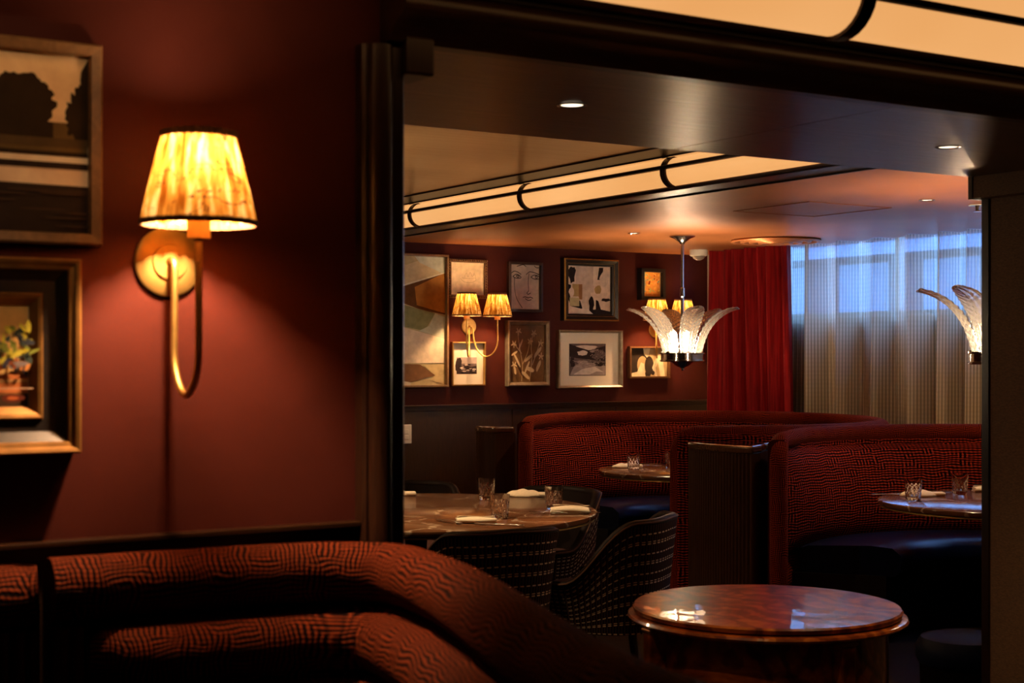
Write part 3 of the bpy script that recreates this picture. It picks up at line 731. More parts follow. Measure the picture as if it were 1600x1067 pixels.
# -- line-drawn face (generic)
ink = (0.03, 0.02, 0.02)
art = [((0.66, 0.55, 0.47), FULL)]
art += strokes(ink, [[(.05, .80), (.15, .85), (.28, .83), (.38, .78)], [(.10, .73), (.20, .78), (.30, .76), (.37, .71), (.25, .69), (.12, .71), (.10, .73)], [(.19, .74), (.24, .76), (.28, .73), (.23, .71), (.19, .74)],
   [(.52, .78), (.62, .84), (.78, .83), (.96, .78)], [(.66, .72), (.76, .77), (.88, .76), (.98, .70), (.84, .68), (.72, .69), (.66, .72)], [(.78, .74), (.83, .75), (.86, .71), (.80, .70), (.78, .74)],
   [(.56, .80), (.53, .60), (.54, .42), (.48, .36), (.52, .33), (.60, .36)], [(.34, .26), (.42, .27), (.50, .25), (.58, .265), (.66, .24)], [(.40, .23), (.50, .19), (.60, .21)],
   [(.03, .70), (.03, .45), (.10, .22), (.28, .02)], [(.10, .95), (.3, .99), (.4, .95)], [(.68, .97), (.78, .93), (.92, .96)]], 0.018)
picture('framed_line_drawing', 'ink line drawing of a face in thin dark frame', 5.640, 5.932, 1.765, 2.125, YB,
        [(0, 0.001), (0, 0.035), (0.018, 0.038), (0.020, 0.012)], M['darkframe'], art)
# -- large abstract
bk = (0.015, 0.01, 0.012); pk = (0.62, 0.46, 0.40); tan = (0.36, 0.24, 0.10)
art = [((0.66, 0.50, 0.42), FULL), ((0.52, 0.40, 0.35), rect(.2, .45, .62, 1)), ((0.55, 0.43, 0.37), rect(.32, .1, .55, .5)),
 (bk, blob(.11, .82, .09, .17, 14, .25, 1)), (bk, [(.02, .62), (.09, .60), (.12, .30), (.3, .28), (.36, .10), (.08, .16), (.03, .3)]),
 (tan, rect(.12, .36, .34, .62)), ((0.25, 0.12, 0.05), rect(.27, .30, .35, .62)), ((0.45, 0.36, 0.2), rect(.06, .16, .28, .34)),
 (bk, [(.74, .98), (.84, .98), (.82, .72), (.70, .72)]), (tan, blob(.72, .52, .08, .10, 12, .2, 4)), (bk, blob(.56, .18, .06, .16, 12, .3, 5)),
 (bk, [(.66, .3), (.72, .28), (.78, .1), (1, .06), (1, 0), (.45, 0), (.5, .08), (.66, .1)]), (bk, blob(.9, .30, .13, .04, 12, .3, 7)), ((0.60, 0.46, 0.4), blob(.86, .75, .10, .18, 12, .2, 8)),
 ((0.62, 0.50, 0.44), [(.2, .0), (.6, .0), (.5, .08), (.35, .12)]), ((0.70, 0.56, 0.48), rect(.60, .60, .66, .98)), (pk, blob(.10, .45, .06, .12, 12, .2, 9))]
picture('framed_abstract', 'large black and pink abstract painting in black frame with gold inner edge', 6.105, 6.600, 1.705, 2.165, YB,
        [(0, 0.001), (0, 0.055), (0.010, 0.062), (0.034, 0.050), (0.036, 0.042), (0.050, 0.036), (0.052, 0.016)], [M['black'], M['goldframe']], art, mi=[0, 1, 0, 1, 0, 0])
# -- small orange
art = [((0.72, 0.28, 0.05), FULL)]; rnd = random.Random(5)
for k in range(46):
    col = rnd.choice([(0.85, 0.45, 0.06), (0.5, 0.1, 0.02), (0.25, 0.03, 0.01), (0.8, 0.35, 0.1), (0.45, 0.42, 0.12), (0.9, 0.55, 0.12)])
    if rnd.random() < 0.15: col = (0.15, 0.3, 0.22)
    art.append((col, blob(rnd.uniform(.1, .9), rnd.uniform(.08, .92), rnd.uniform(.02, .1), rnd.uniform(.015, .05), 9, .3, k, rnd.uniform(0, 3))))
for k in range(12): art.append(((0.2, 0.32, 0.25), blob(rnd.uniform(.02, .12), k/12+.04, .05, .03, 8, .3, k)))
picture('framed_painting', 'small fiery orange painting in thick black frame above the far twin sconce', 6.810, 7.040, 1.872, 2.112, YB,
        [(0, 0.001), (0, 0.06), (0.026, 0.062), (0.028, 0.03)], M['black'], art)
# -- botanical
pet = (0.62, 0.46, 0.28)
art = [((0.20, 0.11, 0.05), FULL)]
art += strokes(pet, [[(.36, .02), (.38, .3), (.30, .6), (.24, .86)], [(.58, .02), (.64, .4), (.62, .6), (.66, .84)], [(.36, .3), (.5, .5), (.56, .68)], [(.64, .3), (.78, .55), (.84, .70)], [(.33, .5), (.2, .6), (.12, .66)]], 0.016)
for (x, y) in ((.24, .88), (.67, .85), (.56, .71), (.86, .68), (.10, .66), (.10, .30), (.86, .45)):
    for k in range(5):
        a = 2*PI*k/5+x*9; art.append((pet, blob(x+.045*math.cos(a), y+.03*math.sin(a), .042, .014, 8, .1, k, a)))
for (x, y, rx, ry, ro) in ((.5, .42, .14, .03, .5), (.18, .38, .16, .025, -.9), (.46, .26, .13, .025, 1.0), (.78, .28, .12, .04, 1.0), (.55, .22, .12, .04, -.2), (.42, .12, .14, .035, -.5), (.76, .52, .15, .035, .7), (.10, .50, .1, .02, .4), (.28, .66, .11, .02, 1.0), (.12, .2, .03, .07, .2)):
    art.append(((0.60, 0.45, 0.27), blob(x, y, rx, ry, 12, .08, 3, ro)))
picture('framed_botanical', 'beige botanical print of flowers in bronze frame under the line-drawn face', 5.625, 5.985, 1.227, 1.70, YB,
        [(0, 0.001), (0, 0.045), (0.008, 0.05), (0.026, 0.036), (0.028, 0.012)], M['silverframe'], art)
# -- bridge photograph
g1, g2, g3, g4 = (0.03, 0.02, 0.022), (0.12, 0.09, 0.09), (0.33, 0.26, 0.25), (0.62, 0.52, 0.48)
art = [(g1, [(-.015, -.015), (1.015, -.015), (1.015, 1.015), (-.015, 1.015)]), (g2, FULL), (g4, blob(.45, .88, .32, .09, 16, .2, 1)), (g1, [(0, 1), (.25, .9), (.55, .80), (.85, .9), (1, .95), (1, .45), (.6, .5), (.2, .55), (0, .6)]),
 (g4, blob(.36, .72, .15, .08, 16, .15, 3)), (g3, blob(.68, .78, .10, .05, 12, .3, 4)), (g2, blob(.82, .65, .18, .14, 14, .3, 5)), (g3, [(0, 0), (1, 0), (1, .3), (.7, .4), (.35, .42), (.12, .3)]),
 (g4, [(.1, .03), (.55, .02), (.75, .12), (.95, .1), (.7, .28), (.35, .20)]), (g3, blob(.35, .42, .14, .07, 14, .2, 6)), (g1, blob(.07, .42, .07, .2, 14, .3, 7)), (g1, blob(.85, .35, .14, .07, 14, .4, 8)), (g1, blob(.1, .8, .1, .15, 14, .3, 9))]
rnd = random.Random(21)
for k in range(70): art.append((rnd.choice([g1, g2, g3, g3]), blob(rnd.uniform(.55, .98), rnd.uniform(.3, .85), rnd.uniform(.008, .03), rnd.uniform(.004, .014), 7, .4, k, rnd.uniform(0, 3))))
for k in range(30): art.append((rnd.choice([g2, g3, g4]), blob(rnd.uniform(.05, .6), rnd.uniform(.22, .52), rnd.uniform(.02, .06), .005, 7, .4, k)))
picture('framed_bridge_photograph', 'black and white photograph of an arched bridge in wide cream mat', 6.065, 6.645, 1.207, 1.636, YB,
        [(0, 0.001), (0, 0.045), (0.006, 0.05), (0.017, 0.04), (0.019, 0.012)], M['silverframe'], art, matw=(0.10, 0.12, 0.075, 0.085))
# -- small photograph
art = [(g2, FULL), (g3, rect(0, .62, 1, 1)), (g1, blob(.1, .5, .16, .5, 12, .2, 1)), (g1, [(0, 0), (1, 0), (1, .5), (.7, .42), (.4, .55), (.15, .4), (0, .6)])]
for k in range(22): art.append((random.Random(k).choice([g1, g3, g4, g2]), blob(random.Random(k*3).uniform(.1, .9), random.Random(k*5).uniform(.08, .6), .09, .035, 8, .4, k)))
picture('framed_photograph', 'small black and white landscape photograph in gilt box frame beside the collage', 5.174, 5.447, 1.233, 1.545, YB,
        [(0, 0.001), (0, 0.032), (0.009, 0.034), (0.010, 0.012)], M['goldframe'], art, matw=(0.036, 0.052, 0.075, 0.10))
# -- curves
bl = (0.03, 0.022, 0.018); cr = (0.70, 0.58, 0.38); tn = (0.42, 0.30, 0.15)
art = [(bl, FULL), (cr, [(.36, 1), (.55, 1), (.62, .75), (.5, .6), (.38, .8)]), (tn, blob(.34, .40, .14, .32, 20, 0, 1)), (cr, [(.0, .0), (.06, .12), (.2, .16), (.3, .5), (.38, .45), (.42, 0)]),
 (tn, [(.55, 1), (1, 1), (1, 0), (.55, 0), (.62, .4), (.5, .7)]), (bl, blob(.52, .38, .12, .34, 20, 0, 2)), (cr, [(.68, .0), (.60, .3), (.68, .6), (.85, .95), (.9, .5), (.95, 0)]), (tn, [(.74, 0), (.70, .3), (.76, .5), (.8, .2), (.82, 0)]), (bl, blob(.62, .12, .05, .08, 12, 0, 4))]
picture('framed_curve_print', 'wide abstract print of black and cream curves in slim walnut frame', 6.72, 7.105, 1.274, 1.518, YB,
        [(0, 0.001), (0, 0.035), (0.013, 0.037), (0.015, 0.012)], M['walnutframe'], art)
# -- near wall, upper: park photograph
sky_ = (0.95, 0.62, 0.34); foliage = (0.022, 0.013, 0.006)
art = [(sky_, FULL), ((0.10, 0.065, 0.025), rect(0, .44, 1, .62)), (foliage, blob(.42, .70, .15, .17, 26, .12, 1)), (foliage, blob(.775, .72, .115, .165, 80, .08, 2)), (foliage, rect(.3, .50, .885, .62)),
 (foliage, blob(.985, .66, .055, .17, 60, .16, 3)), ((0.07, 0.045, 0.02), rect(0, .48, 1, .53)), (foliage, blob(1.0, .87, .03, .10, 12, .2, 13)), (foliage, rect(0, .43, 1, .455)), ((0.95, 0.72, 0.50), rect(0, .395, 1, .428)), ((0.02, 0.013, 0.01), rect(0, .355, 1, .395)),
 ((0.95, 0.66, 0.44), [(0, .355), (1, .355), (1, .265), (0, .285)]), ((0.025, 0.016, 0.012), [(0, .285), (1, .265), (1, 0), (0, 0)]), ((0.66, 0.46, 0.30), rect(0, .35, 1, .358))]
for k in range(26): art.append(((0.05, 0.03, 0.02), blob(random.Random(k).uniform(0, 1), random.Random(k+50).uniform(.02, .24), .08, .006, 8, .3, k)))
picture('framed_park_photograph', 'sepia photograph of dark trees in brown wood frame, above the gilt painting', 0.22, 0.812, 1.652, 2.022, YN,
        [(0, 0.001), (0, 0.03), (0.004, 0.034), (0.020, 0.030), (0.022, 0.014)], M['oakframe'], art)
# -- near wall, lower: landscape painting in deep gilt frame
art = [((0.85, 0.52, 0.18), FULL), ((0.20, 0.09, 0.03), rect(0, 0, 1, .3)), ((0.04, 0.022, 0.012), rect(0, 0, 1, .12)), ((0.50, 0.16, 0.05), rect(0, .14, 1, .32)), ((0.55, 0.30, 0.12), rect(0, .24, 1, .27))]
rnd = random.Random(9)
for k in range(130):
    x, y = rnd.uniform(0.3, 1), rnd.uniform(.34, .80)
    col = rnd.choice([(0.03, 0.04, 0.03), (0.05, 0.07, 0.06), (0.60, 0.52, 0.05), (0.24, 0.28, 0.05), (0.70, 0.62, 0.08), (0.04, 0.05, 0.07)]) if y > .45 else rnd.choice([(0.45, 0.12, 0.04), (0.05, 0.05, 0.08), (0.5, 0.2, 0.06), (0.25, 0.2, 0.2)])
    art.append((col, blob(x, y, rnd.uniform(.03, .08), rnd.uniform(.015, .035), 9, .35, k, rnd.uniform(0, 3))))
art += [((0.55, 0.35, 0.22), rect(.0, .18, 1, .19)), ((0.10, 0.02, 0.01), blob(.82, .09, .10, .04, 14, .1, 2)), ((0.4, 0.1, 0.03), blob(.82, .09, .05, .018, 14, .1, 2))]
picture('framed_landscape_painting', 'impressionist landscape painting in deep stepped black and gold frame', 0.40, 0.768, 1.272, 1.625, YN,
        [(0, 0.001), (0, 0.048), (0.004, 0.052), (0.010, 0.050), (0.012, 0.046), (0.020, 0.044), (0.022, 0.038), (0.040, 0.022), (0.062, 0.022), (0.066, 0.028), (0.072, 0.026), (0.085, 0.012)],
        [M['darkgold'], M['black']], art, mi=[1, 0, 0, 0, 0, 0, 1, 1, 0, 0, 0])

# light switch plate
sw = thing('switch_plate', (4.812, YB-0.014, 0.905), 'white wall switch plate on the dark panelling left of the booth', 'switch')
MB().box(-0.043, 0.043, -0.008, 0, -0.066, 0.066).build('plate', M['white'], sw, False, bevel=0.004)
for z in (-0.022, 0.018): MB().box(-0.017, 0.017, -0.012, -0.008, z-0.014, z+0.014).build('rocker', M['white'], sw, False, bevel=0.002)

# ---------------------------------------------------------------- ceiling fittings
def downlight(x, y, z, label, power=DOWN, grp='small recessed downlights', aim=None, az=0.85, cone=60):
    t = thing('downlight', (x, y, z), label, 'ceiling light', grp)
    MB().lathe([(0.040, -0.001), (0.040, -0.004), (0.034, -0.005), (0.030, -0.001)], n=24).build('trim_ring', M['chrome'], t)
    MB().lathe([(0, -0.0015), (0.030, -0.0015)], n=24).build('lens', M['lens'], t)
    if power:
        ld = bpy.data.lights.new('downlight_beam', 'SPOT'); ld.energy = power; ld.color = (1, 0.66, 0.36); ld.spot_size = R(80); ld.spot_blend = 0.8; ld.shadow_soft_size = 0.02
        lo = bpy.data.objects.new('downlight_beam', ld); COL.objects.link(lo); lo.parent = t; lo.location = (0, 0, -0.01)
        if aim: lo.rotation_euler = (Vector((aim[0]-x, aim[1]-y, az-z))).to_track_quat('-Z', 'Y').to_euler(); ld.spot_size = R(cone)
    return t
downlight(2.17, 3.18, ZS, 'bright recessed downlight at the left of the dark soffit', 20)
downlight(3.60, 3.20, ZS, 'recessed downlight at the right of the dark soffit near the pillar', 30)
downlight(5.70, 7.65, ZC, 'recessed downlight in the copper ceiling left of the chandelier stem', 60)
downlight(5.73, 5.23, ZC, 'recessed downlight in the copper ceiling above the right booth', 40)
downlight(2.60, 5.20, ZL, 'unseen downlight added in the raised west ceiling nearest the soffit to light the large table', 100, aim=LD(-0.25, 6.55))  # added lamp out of view, lifts the front of the marble table
downlight(2.60, 7.00, ZL, 'unseen downlight added in the raised west ceiling towards the picture wall to light the large table', 80, aim=LD(-0.1, 7.2))  # another added lamp out of view, for the back of the table
downlight(2.90, 8.35, ZL, 'unseen downlight added in the raised west ceiling to brighten the picture wall', 60, aim=(4.9, 9.0))  # added wall washer out of view, brightens the collage end
downlight(6.75, 4.55, ZC, 'unseen downlight added beyond the right pillar to warm the sheer curtain', 50, aim=(7.3, 6.6))  # added warm fill for the lower sheer, never in view
downlight(0.45, 1.35, 2.42, 'unseen downlight added in the near ceiling to brighten the two framed pictures by the sconce', 26, aim=(0.45, 2.757), az=1.86, cone=38)  # added picture spot, outside the view
sp = thing('sprinkler', (6.15, 5.27, ZC), 'small chrome sprinkler head in ceiling beside the right pillar', 'sprinkler')
MB().lathe([(0, 0), (0.04, 0), (0.04, -0.004), (0.012, -0.008), (0.010, -0.03), (0.022, -0.034), (0.022, -0.037), (0, -0.038)], n=20).build('head', M['chrome'], sp)
MB().lathe([(0.041, -0.001), (0.046, -0.001), (0.046, -0.006), (0.041, -0.006)], n=20).build('escutcheon', M['white'], sp)
sd = thing('smoke_detector', (7.02, 8.62, ZC), 'white domed smoke detector on ceiling behind the chandelier stem', 'smoke detector')
MB().lathe([(0, 0), (0.066, 0), (0.068, -0.01), (0.066, -0.042), (0.055, -0.048), (0, -0.048)], n=28).build('body', M['detector'], sd)
MB().lathe([(0.052, -0.048), (0.040, -0.066), (0.018, -0.078), (0, -0.081)], n=28).build('dome', plain('detector_dome', (0.5, 0.42, 0.36), 0.15, 0.6), sd)
av = thing('air_vent', (6.86, 7.60, ZC), 'round copper-painted air diffuser with concentric rings in the ceiling', 'air vent')
for k, rr in enumerate((0.30, 0.235, 0.175, 0.115)):
    MB().lathe([(rr-0.035, -0.004-0.004*k), (rr-0.02, -0.018-0.004*k), (rr, -0.018-0.004*k), (rr+0.006, -0.010-0.003*k), (rr, -0.003)], n=48).build('diffuser_ring', M['ceiling'], av)
MB().lathe([(0, -0.03), (0.05, -0.03), (0.06, -0.02), (0.06, 0)], n=32).build('diffuser_core', M['ceiling'], av)
MB().lathe([(0, -0.001), (0.29, -0.001)], n=40).build('dark_throat', M['black'], av)

# ---------------------------------------------------------------- leaf chandeliers
def leaf_mesh():
    P = []; ns, nw = 60, 20
    for i in range(ns+1):
        s = i/ns
        rr = 0.125+0.06*s+0.20*s**2.0
        zz = 0.0+0.31*math.sin(s*PI/2*0.86)
        wd = 0.070*(0.50+0.50*math.sin(min(1, s*1.25)*PI/2))*math.sqrt(max(0.0, 1-max(0, (s-0.50)/0.50)**2.6))+0.002
        row = []
        for j in range(nw+1):
            w = -1+2*j/nw
            cup = 0.045*(1-w*w)*(1-0.4*s)            # belly outwards
            ridge = 0.0042*math.sin(s*78-abs(w)*9)*(0.4+0.6*abs(w))+0.005*math.exp(-(w*7)**2)+0.002*math.sin(w*16)
            row.append((rr+cup*0.6+ridge-0.03, w*wd, zz-cup*0.35*s))
        P.append(row)
    return P
LEAF = None
def chandelier(loc, zr, label, ZC=ZC):
    global LEAF
    t = thing('leaf_chandelier', (loc[0], loc[1], ZC), label, 'chandelier', 'glass leaf chandeliers')
    dz = zr-ZC
    MB().lathe([(0, 0), (0.085, 0), (0.086, -0.008), (0.05, -0.022), (0.02, -0.045), (0.014, -0.055), (0, -0.055)], n=32).build('canopy', M['chrome'], t)
    MB().lathe([(0.0105, -0.05), (0.0105, -0.34), (0.0165, -0.345), (0.0165, -0.40), (0.011, -0.405), (0.011, dz+0.02)], n=16).build('stem', M['chrome'], t)
    MB().lathe([(0, dz-0.045), (0.115, dz-0.045), (0.138, dz-0.055), (0.148, dz-0.050), (0.148, dz-0.044), (0.140, dz-0.042), (0.140, dz-0.006), (0.150, dz-0.003), (0.150, dz+0.004), (0.132, dz+0.002), (0.132, dz-0.03), (0, dz-0.03)], n=48).build('ring', M['chrome'], t)
    MB().lathe([(0.115, dz-0.046), (0.085, dz-0.052), (0.07, dz-0.060), (0.045, dz-0.082), (0.014, dz-0.094), (0.010, dz-0.10), (0.012, dz-0.106), (0, dz-0.115)], n=32).build('finial', M['chrome'], t)
    for k in range(6):
        a = R(-80+60*k-32)
        if LEAF is None:
            LEAF = MB().grid(leaf_mesh()).build('glass_leaf', M['leafglass'], t, True, solid=0.009, angle=35); o = LEAF
        else:
            o = LEAF.copy(); COL.objects.link(o); o.parent = t
        o.location = (0, 0, dz-0.004); o.rotation_euler = (0, 0, a)
        br = MB().box(0.128, 0.137, -0.012, 0.012, dz-0.04, dz+0.012); o2 = br.build('leaf_clip', M['chrome'], t, False); o2.rotation_euler = (0, 0, a)
    for k in range(3):
        a = R(20+120*k); x, y = 0.06*math.cos(a), 0.06*math.sin(a)
        MB().lathe([(0, dz-0.03), (0.012, dz-0.03), (0.016, dz+0.0), (0.026, dz+0.02), (0.030, dz+0.07), (0.024, dz+0.13), (0, dz+0.155)], (x, y, 0), 14).build('bulb', M['bulb_chand'], t)
    return t
chandelier(LD(1.115, 9.72), 1.462, 'glass leaf chandelier on nickel stem hanging above the far booth')
chandelier(LD(2.255, 6.85), 1.462, 'glass leaf chandelier half hidden by the pillar, above the right booth')

chandelier((2.0, 6.2), 1.462, 'unseen glass leaf chandelier added behind the casing to brighten the raised west ceiling', ZL)  # extra fill source, added out of view for the west ceiling
# ---------------------------------------------------------------- booths
def booth(cx, cy, label, far_full=True):
    t = thing('velvet_booth', (cx, cy, 0), label, 'booth', 'curved velvet booths')
    Rm = 1.12; A = R(135); n = 64
    def arc(r, a): return (r*math.cos(a), r*math.sin(a))
    angs = [-A+2*A*k/n for k in range(n+1)]
    ZT = 1.05
    # outer shell
    prof = [(0.055, 0.03), (0.055, ZT-0.05), (0.03, ZT-0.03), (-0.03, ZT-0.03), (-0.03, 0.03)]
    MB().grid([[(*arc(Rm+d, a), z) for d, z in prof] for a in angs], cv=True, caps=True).build('back_shell', M['velvet'], t, True, angle=50)
    # rolled rim: up one arm end, round the back, down the other arm end
    path = []
    def endcol(a, down):
        col = [(*arc(Rm, a), 0.05), (*arc(Rm, a), 0.5), (*arc(Rm, a), 0.86)]
        s = -1 if a > 0 else 1
        for q in (15, 35, 55, 75):
            da = s*0.11*(1-math.cos(R(q)))/Rm; z = 0.90+0.11*math.sin(R(q)) - 0.0
            col.append((*arc(Rm, a+da), z))
        return col
    path += endcol(-A, False)
    for a in angs[5:-5]: path.append((*arc(Rm, a), ZT-0.038))
    path += endcol(A, True)[::-1]
    MB().tube(path, [0.052]*len(path), 14, sx=0.85, sy=1.05, up=(1, 0, 0)).build('rim_roll', M['velvet_rim'], t, True, angle=80)
    # back cushion, bellied, tucked under the roll
    A2 = A-R(4.5)
    angs2 = [-A2+2*A2*k/n for k in range(n+1)]
    prof = [(-0.03, 0.42), (-0.09, 0.44), (-0.14, 0.52), (-0.150, 0.62), (-0.135, 0.74), (-0.105, 0.86), (-0.075, 0.93), (-0.03, 0.955)]
    P = []
    for k, a in enumerate(angs2):
        e = min(1, min(k, n-k)/5.0)**0.5
        P.append([(*arc(Rm-0.03+(d+0.03)*e, a), z) for d, z in prof])
    MB().grid(P, cv=True, caps=True).build('back_cushion', M['velvet'], t, True, angle=60)
    # seat: navy leather, rounded front edge, made of three pads
    for k in range(3):
        a0, a1 = -A2+0.012+(2*A2/3)*k, -A2-0.012+(2*A2/3)*(k+1)
        sec = [(-0.10, 0.34), (-0.10, 0.46), (-0.14, 0.475), (-0.45, 0.485), (-0.56, 0.475), (-0.60, 0.44), (-0.60, 0.36), (-0.57, 0.33)]
        MB().grid([[(*arc(Rm+d, a0+(a1-a0)*i/20), z) for d, z in sec] for i in range(21)], cv=True, caps=True).build('seat_pad', M['navy'], t, True, angle=50)
    sec = [(-0.06, 0.02), (-0.06, 0.335), (-0.53, 0.335), (-0.53, 0.02)]
    MB().grid([[(*arc(Rm+d, a), z) for d, z in sec] for a in angs2], cv=True, caps=True).build('seat_base', M['black'], t, False)
    return t
booth(5.95, 7.30, 'far curved rust velvet booth by the crimson drape')
booth(5.95, 4.90, 'right curved rust velvet booth in front of the sheer curtain')

def fluted_station(cx, cy, w, bulge, ztop, label, depth=0.5):
    """convex fluted front facing -X with a polished wooden top"""
    t = thing('fluted_station', (cx, cy, 0), label, 'cabinet', 'fluted wooden stations between booths')
    n = 26
    def front(k, extra=0.0):
        u = -1+2*k/n; y = u*(w/2+extra*0.5); x = -bulge*math.sqrt(max(0, 1-u*u*0.86))-extra
        return x, y
    poly = []
    for k in range(n):
        for q in range(5):
            f = (k+q/5)/n*n; x, y = front(f); x -= 0.011*math.sin(PI*q/5); poly.append((x, y))
    x, y = front(n); poly.append((x, y))
    back = [(0.07, 0.200), (0.17, 0.120), (0.29, 0.050)]
    if depth < 0.4: back = [(0.12, w/2)]
    tail = back+[(a_, -b_) for a_, b_ in back[::-1]]
    poly += tail
    MB().prism(poly, 0.06, ztop-0.045).build('fluted_body', M['flute'], t, True, angle=60)
    MB().prism([front(k, -0.02) for k in range(n+1)]+tail, 0.0, 0.06).build('plinth', M['black'], t, False)
    MB().prism([front(k, 0.015) for k in range(n+1)]+tail, ztop-0.045, ztop-0.004).build('station_top', M['topwood'], t, False, bevel=0.012)
    return t
M['topwood'] = wood('polished_station_top', (0.05, 0.022, 0.012), (0.10, 0.045, 0.022), 0.14, (3, 12, 3), coat=1.0)
fluted_station(5.16, 6.10, 0.53, 0.10, 0.985, 'fluted wooden station between the two velvet booths', 0.42)
fluted_station(5.09, 8.42, 0.24, 0.06, 0.985, 'fluted wooden station between the far booth and the panelled wall', 0.32)

# ---------------------------------------------------------------- tables and their settings
def round_table(loc, r, label, zt=0.75, edge=0.03):
    t = thing('marble_table', (loc[0], loc[1], 0), label, 'table', 'round marble tables')
    MB().lathe([(0, -edge), (r-0.02, -edge), (r-0.004, -edge+0.006), (r, -edge*0.5), (r-0.003, -0.004), (r-0.010, 0), (0, 0)], n=96).build('tabletop', M['marble'], t, loc=(0, 0, zt))
    MB().lathe([(r-0.03, -edge-0.006), (r-0.012, -edge-0.006), (r-0.012, -edge), (r-0.03, -edge)], n=96).build('edge_band', M['brass'], t, loc=(0, 0, zt))
    MB().lathe([(0, zt-edge-0.006), (0.12, zt-edge-0.006), (0.12, zt-edge-0.02), (0.05, zt-edge-0.05), (0.045, 0.09), (0.06, 0.06), (0.24, 0.03), (0.26, 0.012), (0.26, 0.0), (0, 0)], n=40).build('pedestal', M['bronze'], t)
    return t
T1 = LD(-0.434, 6.72); T2 = (5.74, 7.15); T3 = (5.80, 4.80)
round_table(T1, 0.82, 'large round brown marble table with white veins, in front')
round_table(T2, 0.55, 'round marble table inside the far velvet booth')
round_table(T3, 0.60, 'round marble table inside the right velvet booth')

def tumbler_mesh():
    n = 64; H = 0.104
    zs = [0, 0.004, 0.014, 0.024, 0.034, 0.044, 0.054, 0.064, 0.072, 0.078, 0.090, H]
    P = []
    for k in range(n):
        a = 2*PI*k/n; row = [(0, 0, 0)]
        for z in zs:
            rr = 0.0345+0.0085*(z/H)
            if 0.010 < z < 0.075:
                rr += 0.0022*(abs(math.sin(a*6+z*85))+abs(math.sin(a*6-z*85)))-0.0028
            if z == 0: rr -= 0.002
            row.append((rr*math.cos(a), rr*math.sin(a), z))
        for z, d in ((H, 0.002), (0.08, 0.0032), (0.04, 0.0045), (0.018, 0.006)):
            rr = 0.0345+0.0085*(z/H)-d; row.append((rr*math.cos(a), rr*math.sin(a), z))
        row.append((0, 0, 0.015)); P.append(row)
    return MB().grid(P, cu=True)
gl_proto = None
ZT = 0.7505
def tumbler(l, d, label, z=ZT):
    global gl_proto
    x, y = LD(l, d)
    if gl_proto is None:
        gl_proto = tumbler_mesh().build('tumbler', M['tumbler'], None, True, angle=9); o = gl_proto
    else: o = gl_proto.copy(); COL.objects.link(o)
    o.location = (x, y, z); o.rotation_euler = (0, 0, l*9)
    tag(o, label, 'glass', 'cut glass tumblers')
tumbler(-0.124, 7.20, 'cut crystal tumbler farthest back on the large marble table')
tumbler(-0.052, 6.36, 'cut crystal tumbler beside the folded napkin at the front of the large table')
tumbler(0.191, 6.76, 'cut crystal tumbler by the crumpled napkin at the right edge of the large table')
tumbler(0.745, 9.10, 'crystal tumbler at the left edge of the far booth table')
tumbler(0.998, 9.30, 'crystal tumbler on the far booth table, nearly hidden by the booth arm')
tumbler(1.932, 7.15, 'crystal tumbler on the right booth table in front of the napkin')
tumbler(2.25, 7.46, 'crystal tumbler on the right booth table close to the pillar')

def napkin_roll(l, d, rz, L_, Wd, H_, label, seed=0):
    """rolled napkin: folded linen with lapped layers"""
    x, y = LD(l, d); rnd = random.Random(seed); P = []
    n = 18; m_ = 20
    for i in range(n+1):
        u = i/n; xx = (u-0.5)*L_; sk = 0.012*math.sin(u*5+seed)
        e = 0.78+0.22*math.sin(PI*min(1, max(0, u)))
        row = []
        for k in range(m_):
            a = 2*PI*k/m_; ca, sa = math.cos(a), math.sin(a)
            yy = Wd/2*e*math.copysign(abs(ca)**0.7, ca)+sk; zz = max(0, H_*(0.5+0.5*math.copysign(abs(sa)**0.8, sa)) * (1 if ca < 0.1 else 1-0.35*ca)) * e
            row.append((xx+0.004*math.sin(a*3+seed), yy, zz+0.001))
        P.append(row)
    o = MB().grid(P, cv=True, caps=True).build('napkin', M['napkin'], None, True, loc=(x, y, ZT), angle=80)
    o.rotation_euler = (0, 0, rz); flap = []
    for i in range(9):
        u = i/8; flap.append([((u-0.5)*L_*0.96, Wd*(0.05+v*0.42), H_*(1.02-0.55*v**2)+0.0015+0.002*math.sin(u*6+v*3)) for v in (0, .25, .5, .75, 1)])
    MB().grid(flap).build('folded_flap', M['napkin'], o, True, solid=0.0015)
    return tag(o, label, 'napkin', 'cream linen napkins')
def napkin_fan(l, d, rz, S, H_, label, seed=0):
    x, y = LD(l, d); P = []; n = 24; m_ = 24
    top = []
    for i in range(n+1):
        u = -1+2*i/n; row = []
        for j in range(m_+1):
            v = -1+2*j/m_; rr = min(1, math.hypot(u, v*1.0)); h = H_*(1-rr**2.2)**0.6 if rr < 1 else 0
            h += 0.004*math.sin(u*9+v*4+seed)*(1-rr)
            q = 1.0/max(1, math.hypot(u, v))
            row.append((u*q*S*0.62, v*q*S*0.40, max(0, h)+0.001))
        top.append(row)
    o = MB().grid(top).build('napkin', M['napkin'], None, True, loc=(x, y, ZT), angle=80)
    o.modifiers.new('s', 'SOLIDIFY').thickness = -0.0015
    o.rotation_euler = (0, 0, rz)
    q = MB(); q.box(-S*0.05, S*0.62, -0.028, 0.026, 0.002, 0.020); q.build('folded_end', M['napkin'], o, True, bevel=0.008).location = (S*0.25, 0, 0)
    return tag(o, label, 'napkin', 'cream linen napkins')
AX = -R(32)
napkin_roll(-0.150, 6.19, AX+R(4), 0.165, 0.075, 0.026, 'long rolled cream napkin at the front of the large marble table', 1)
napkin_roll(0.262, 6.60, AX+R(-8), 0.170, 0.11, 0.030, 'crumpled cream napkin at the right edge of the large marble table', 5)
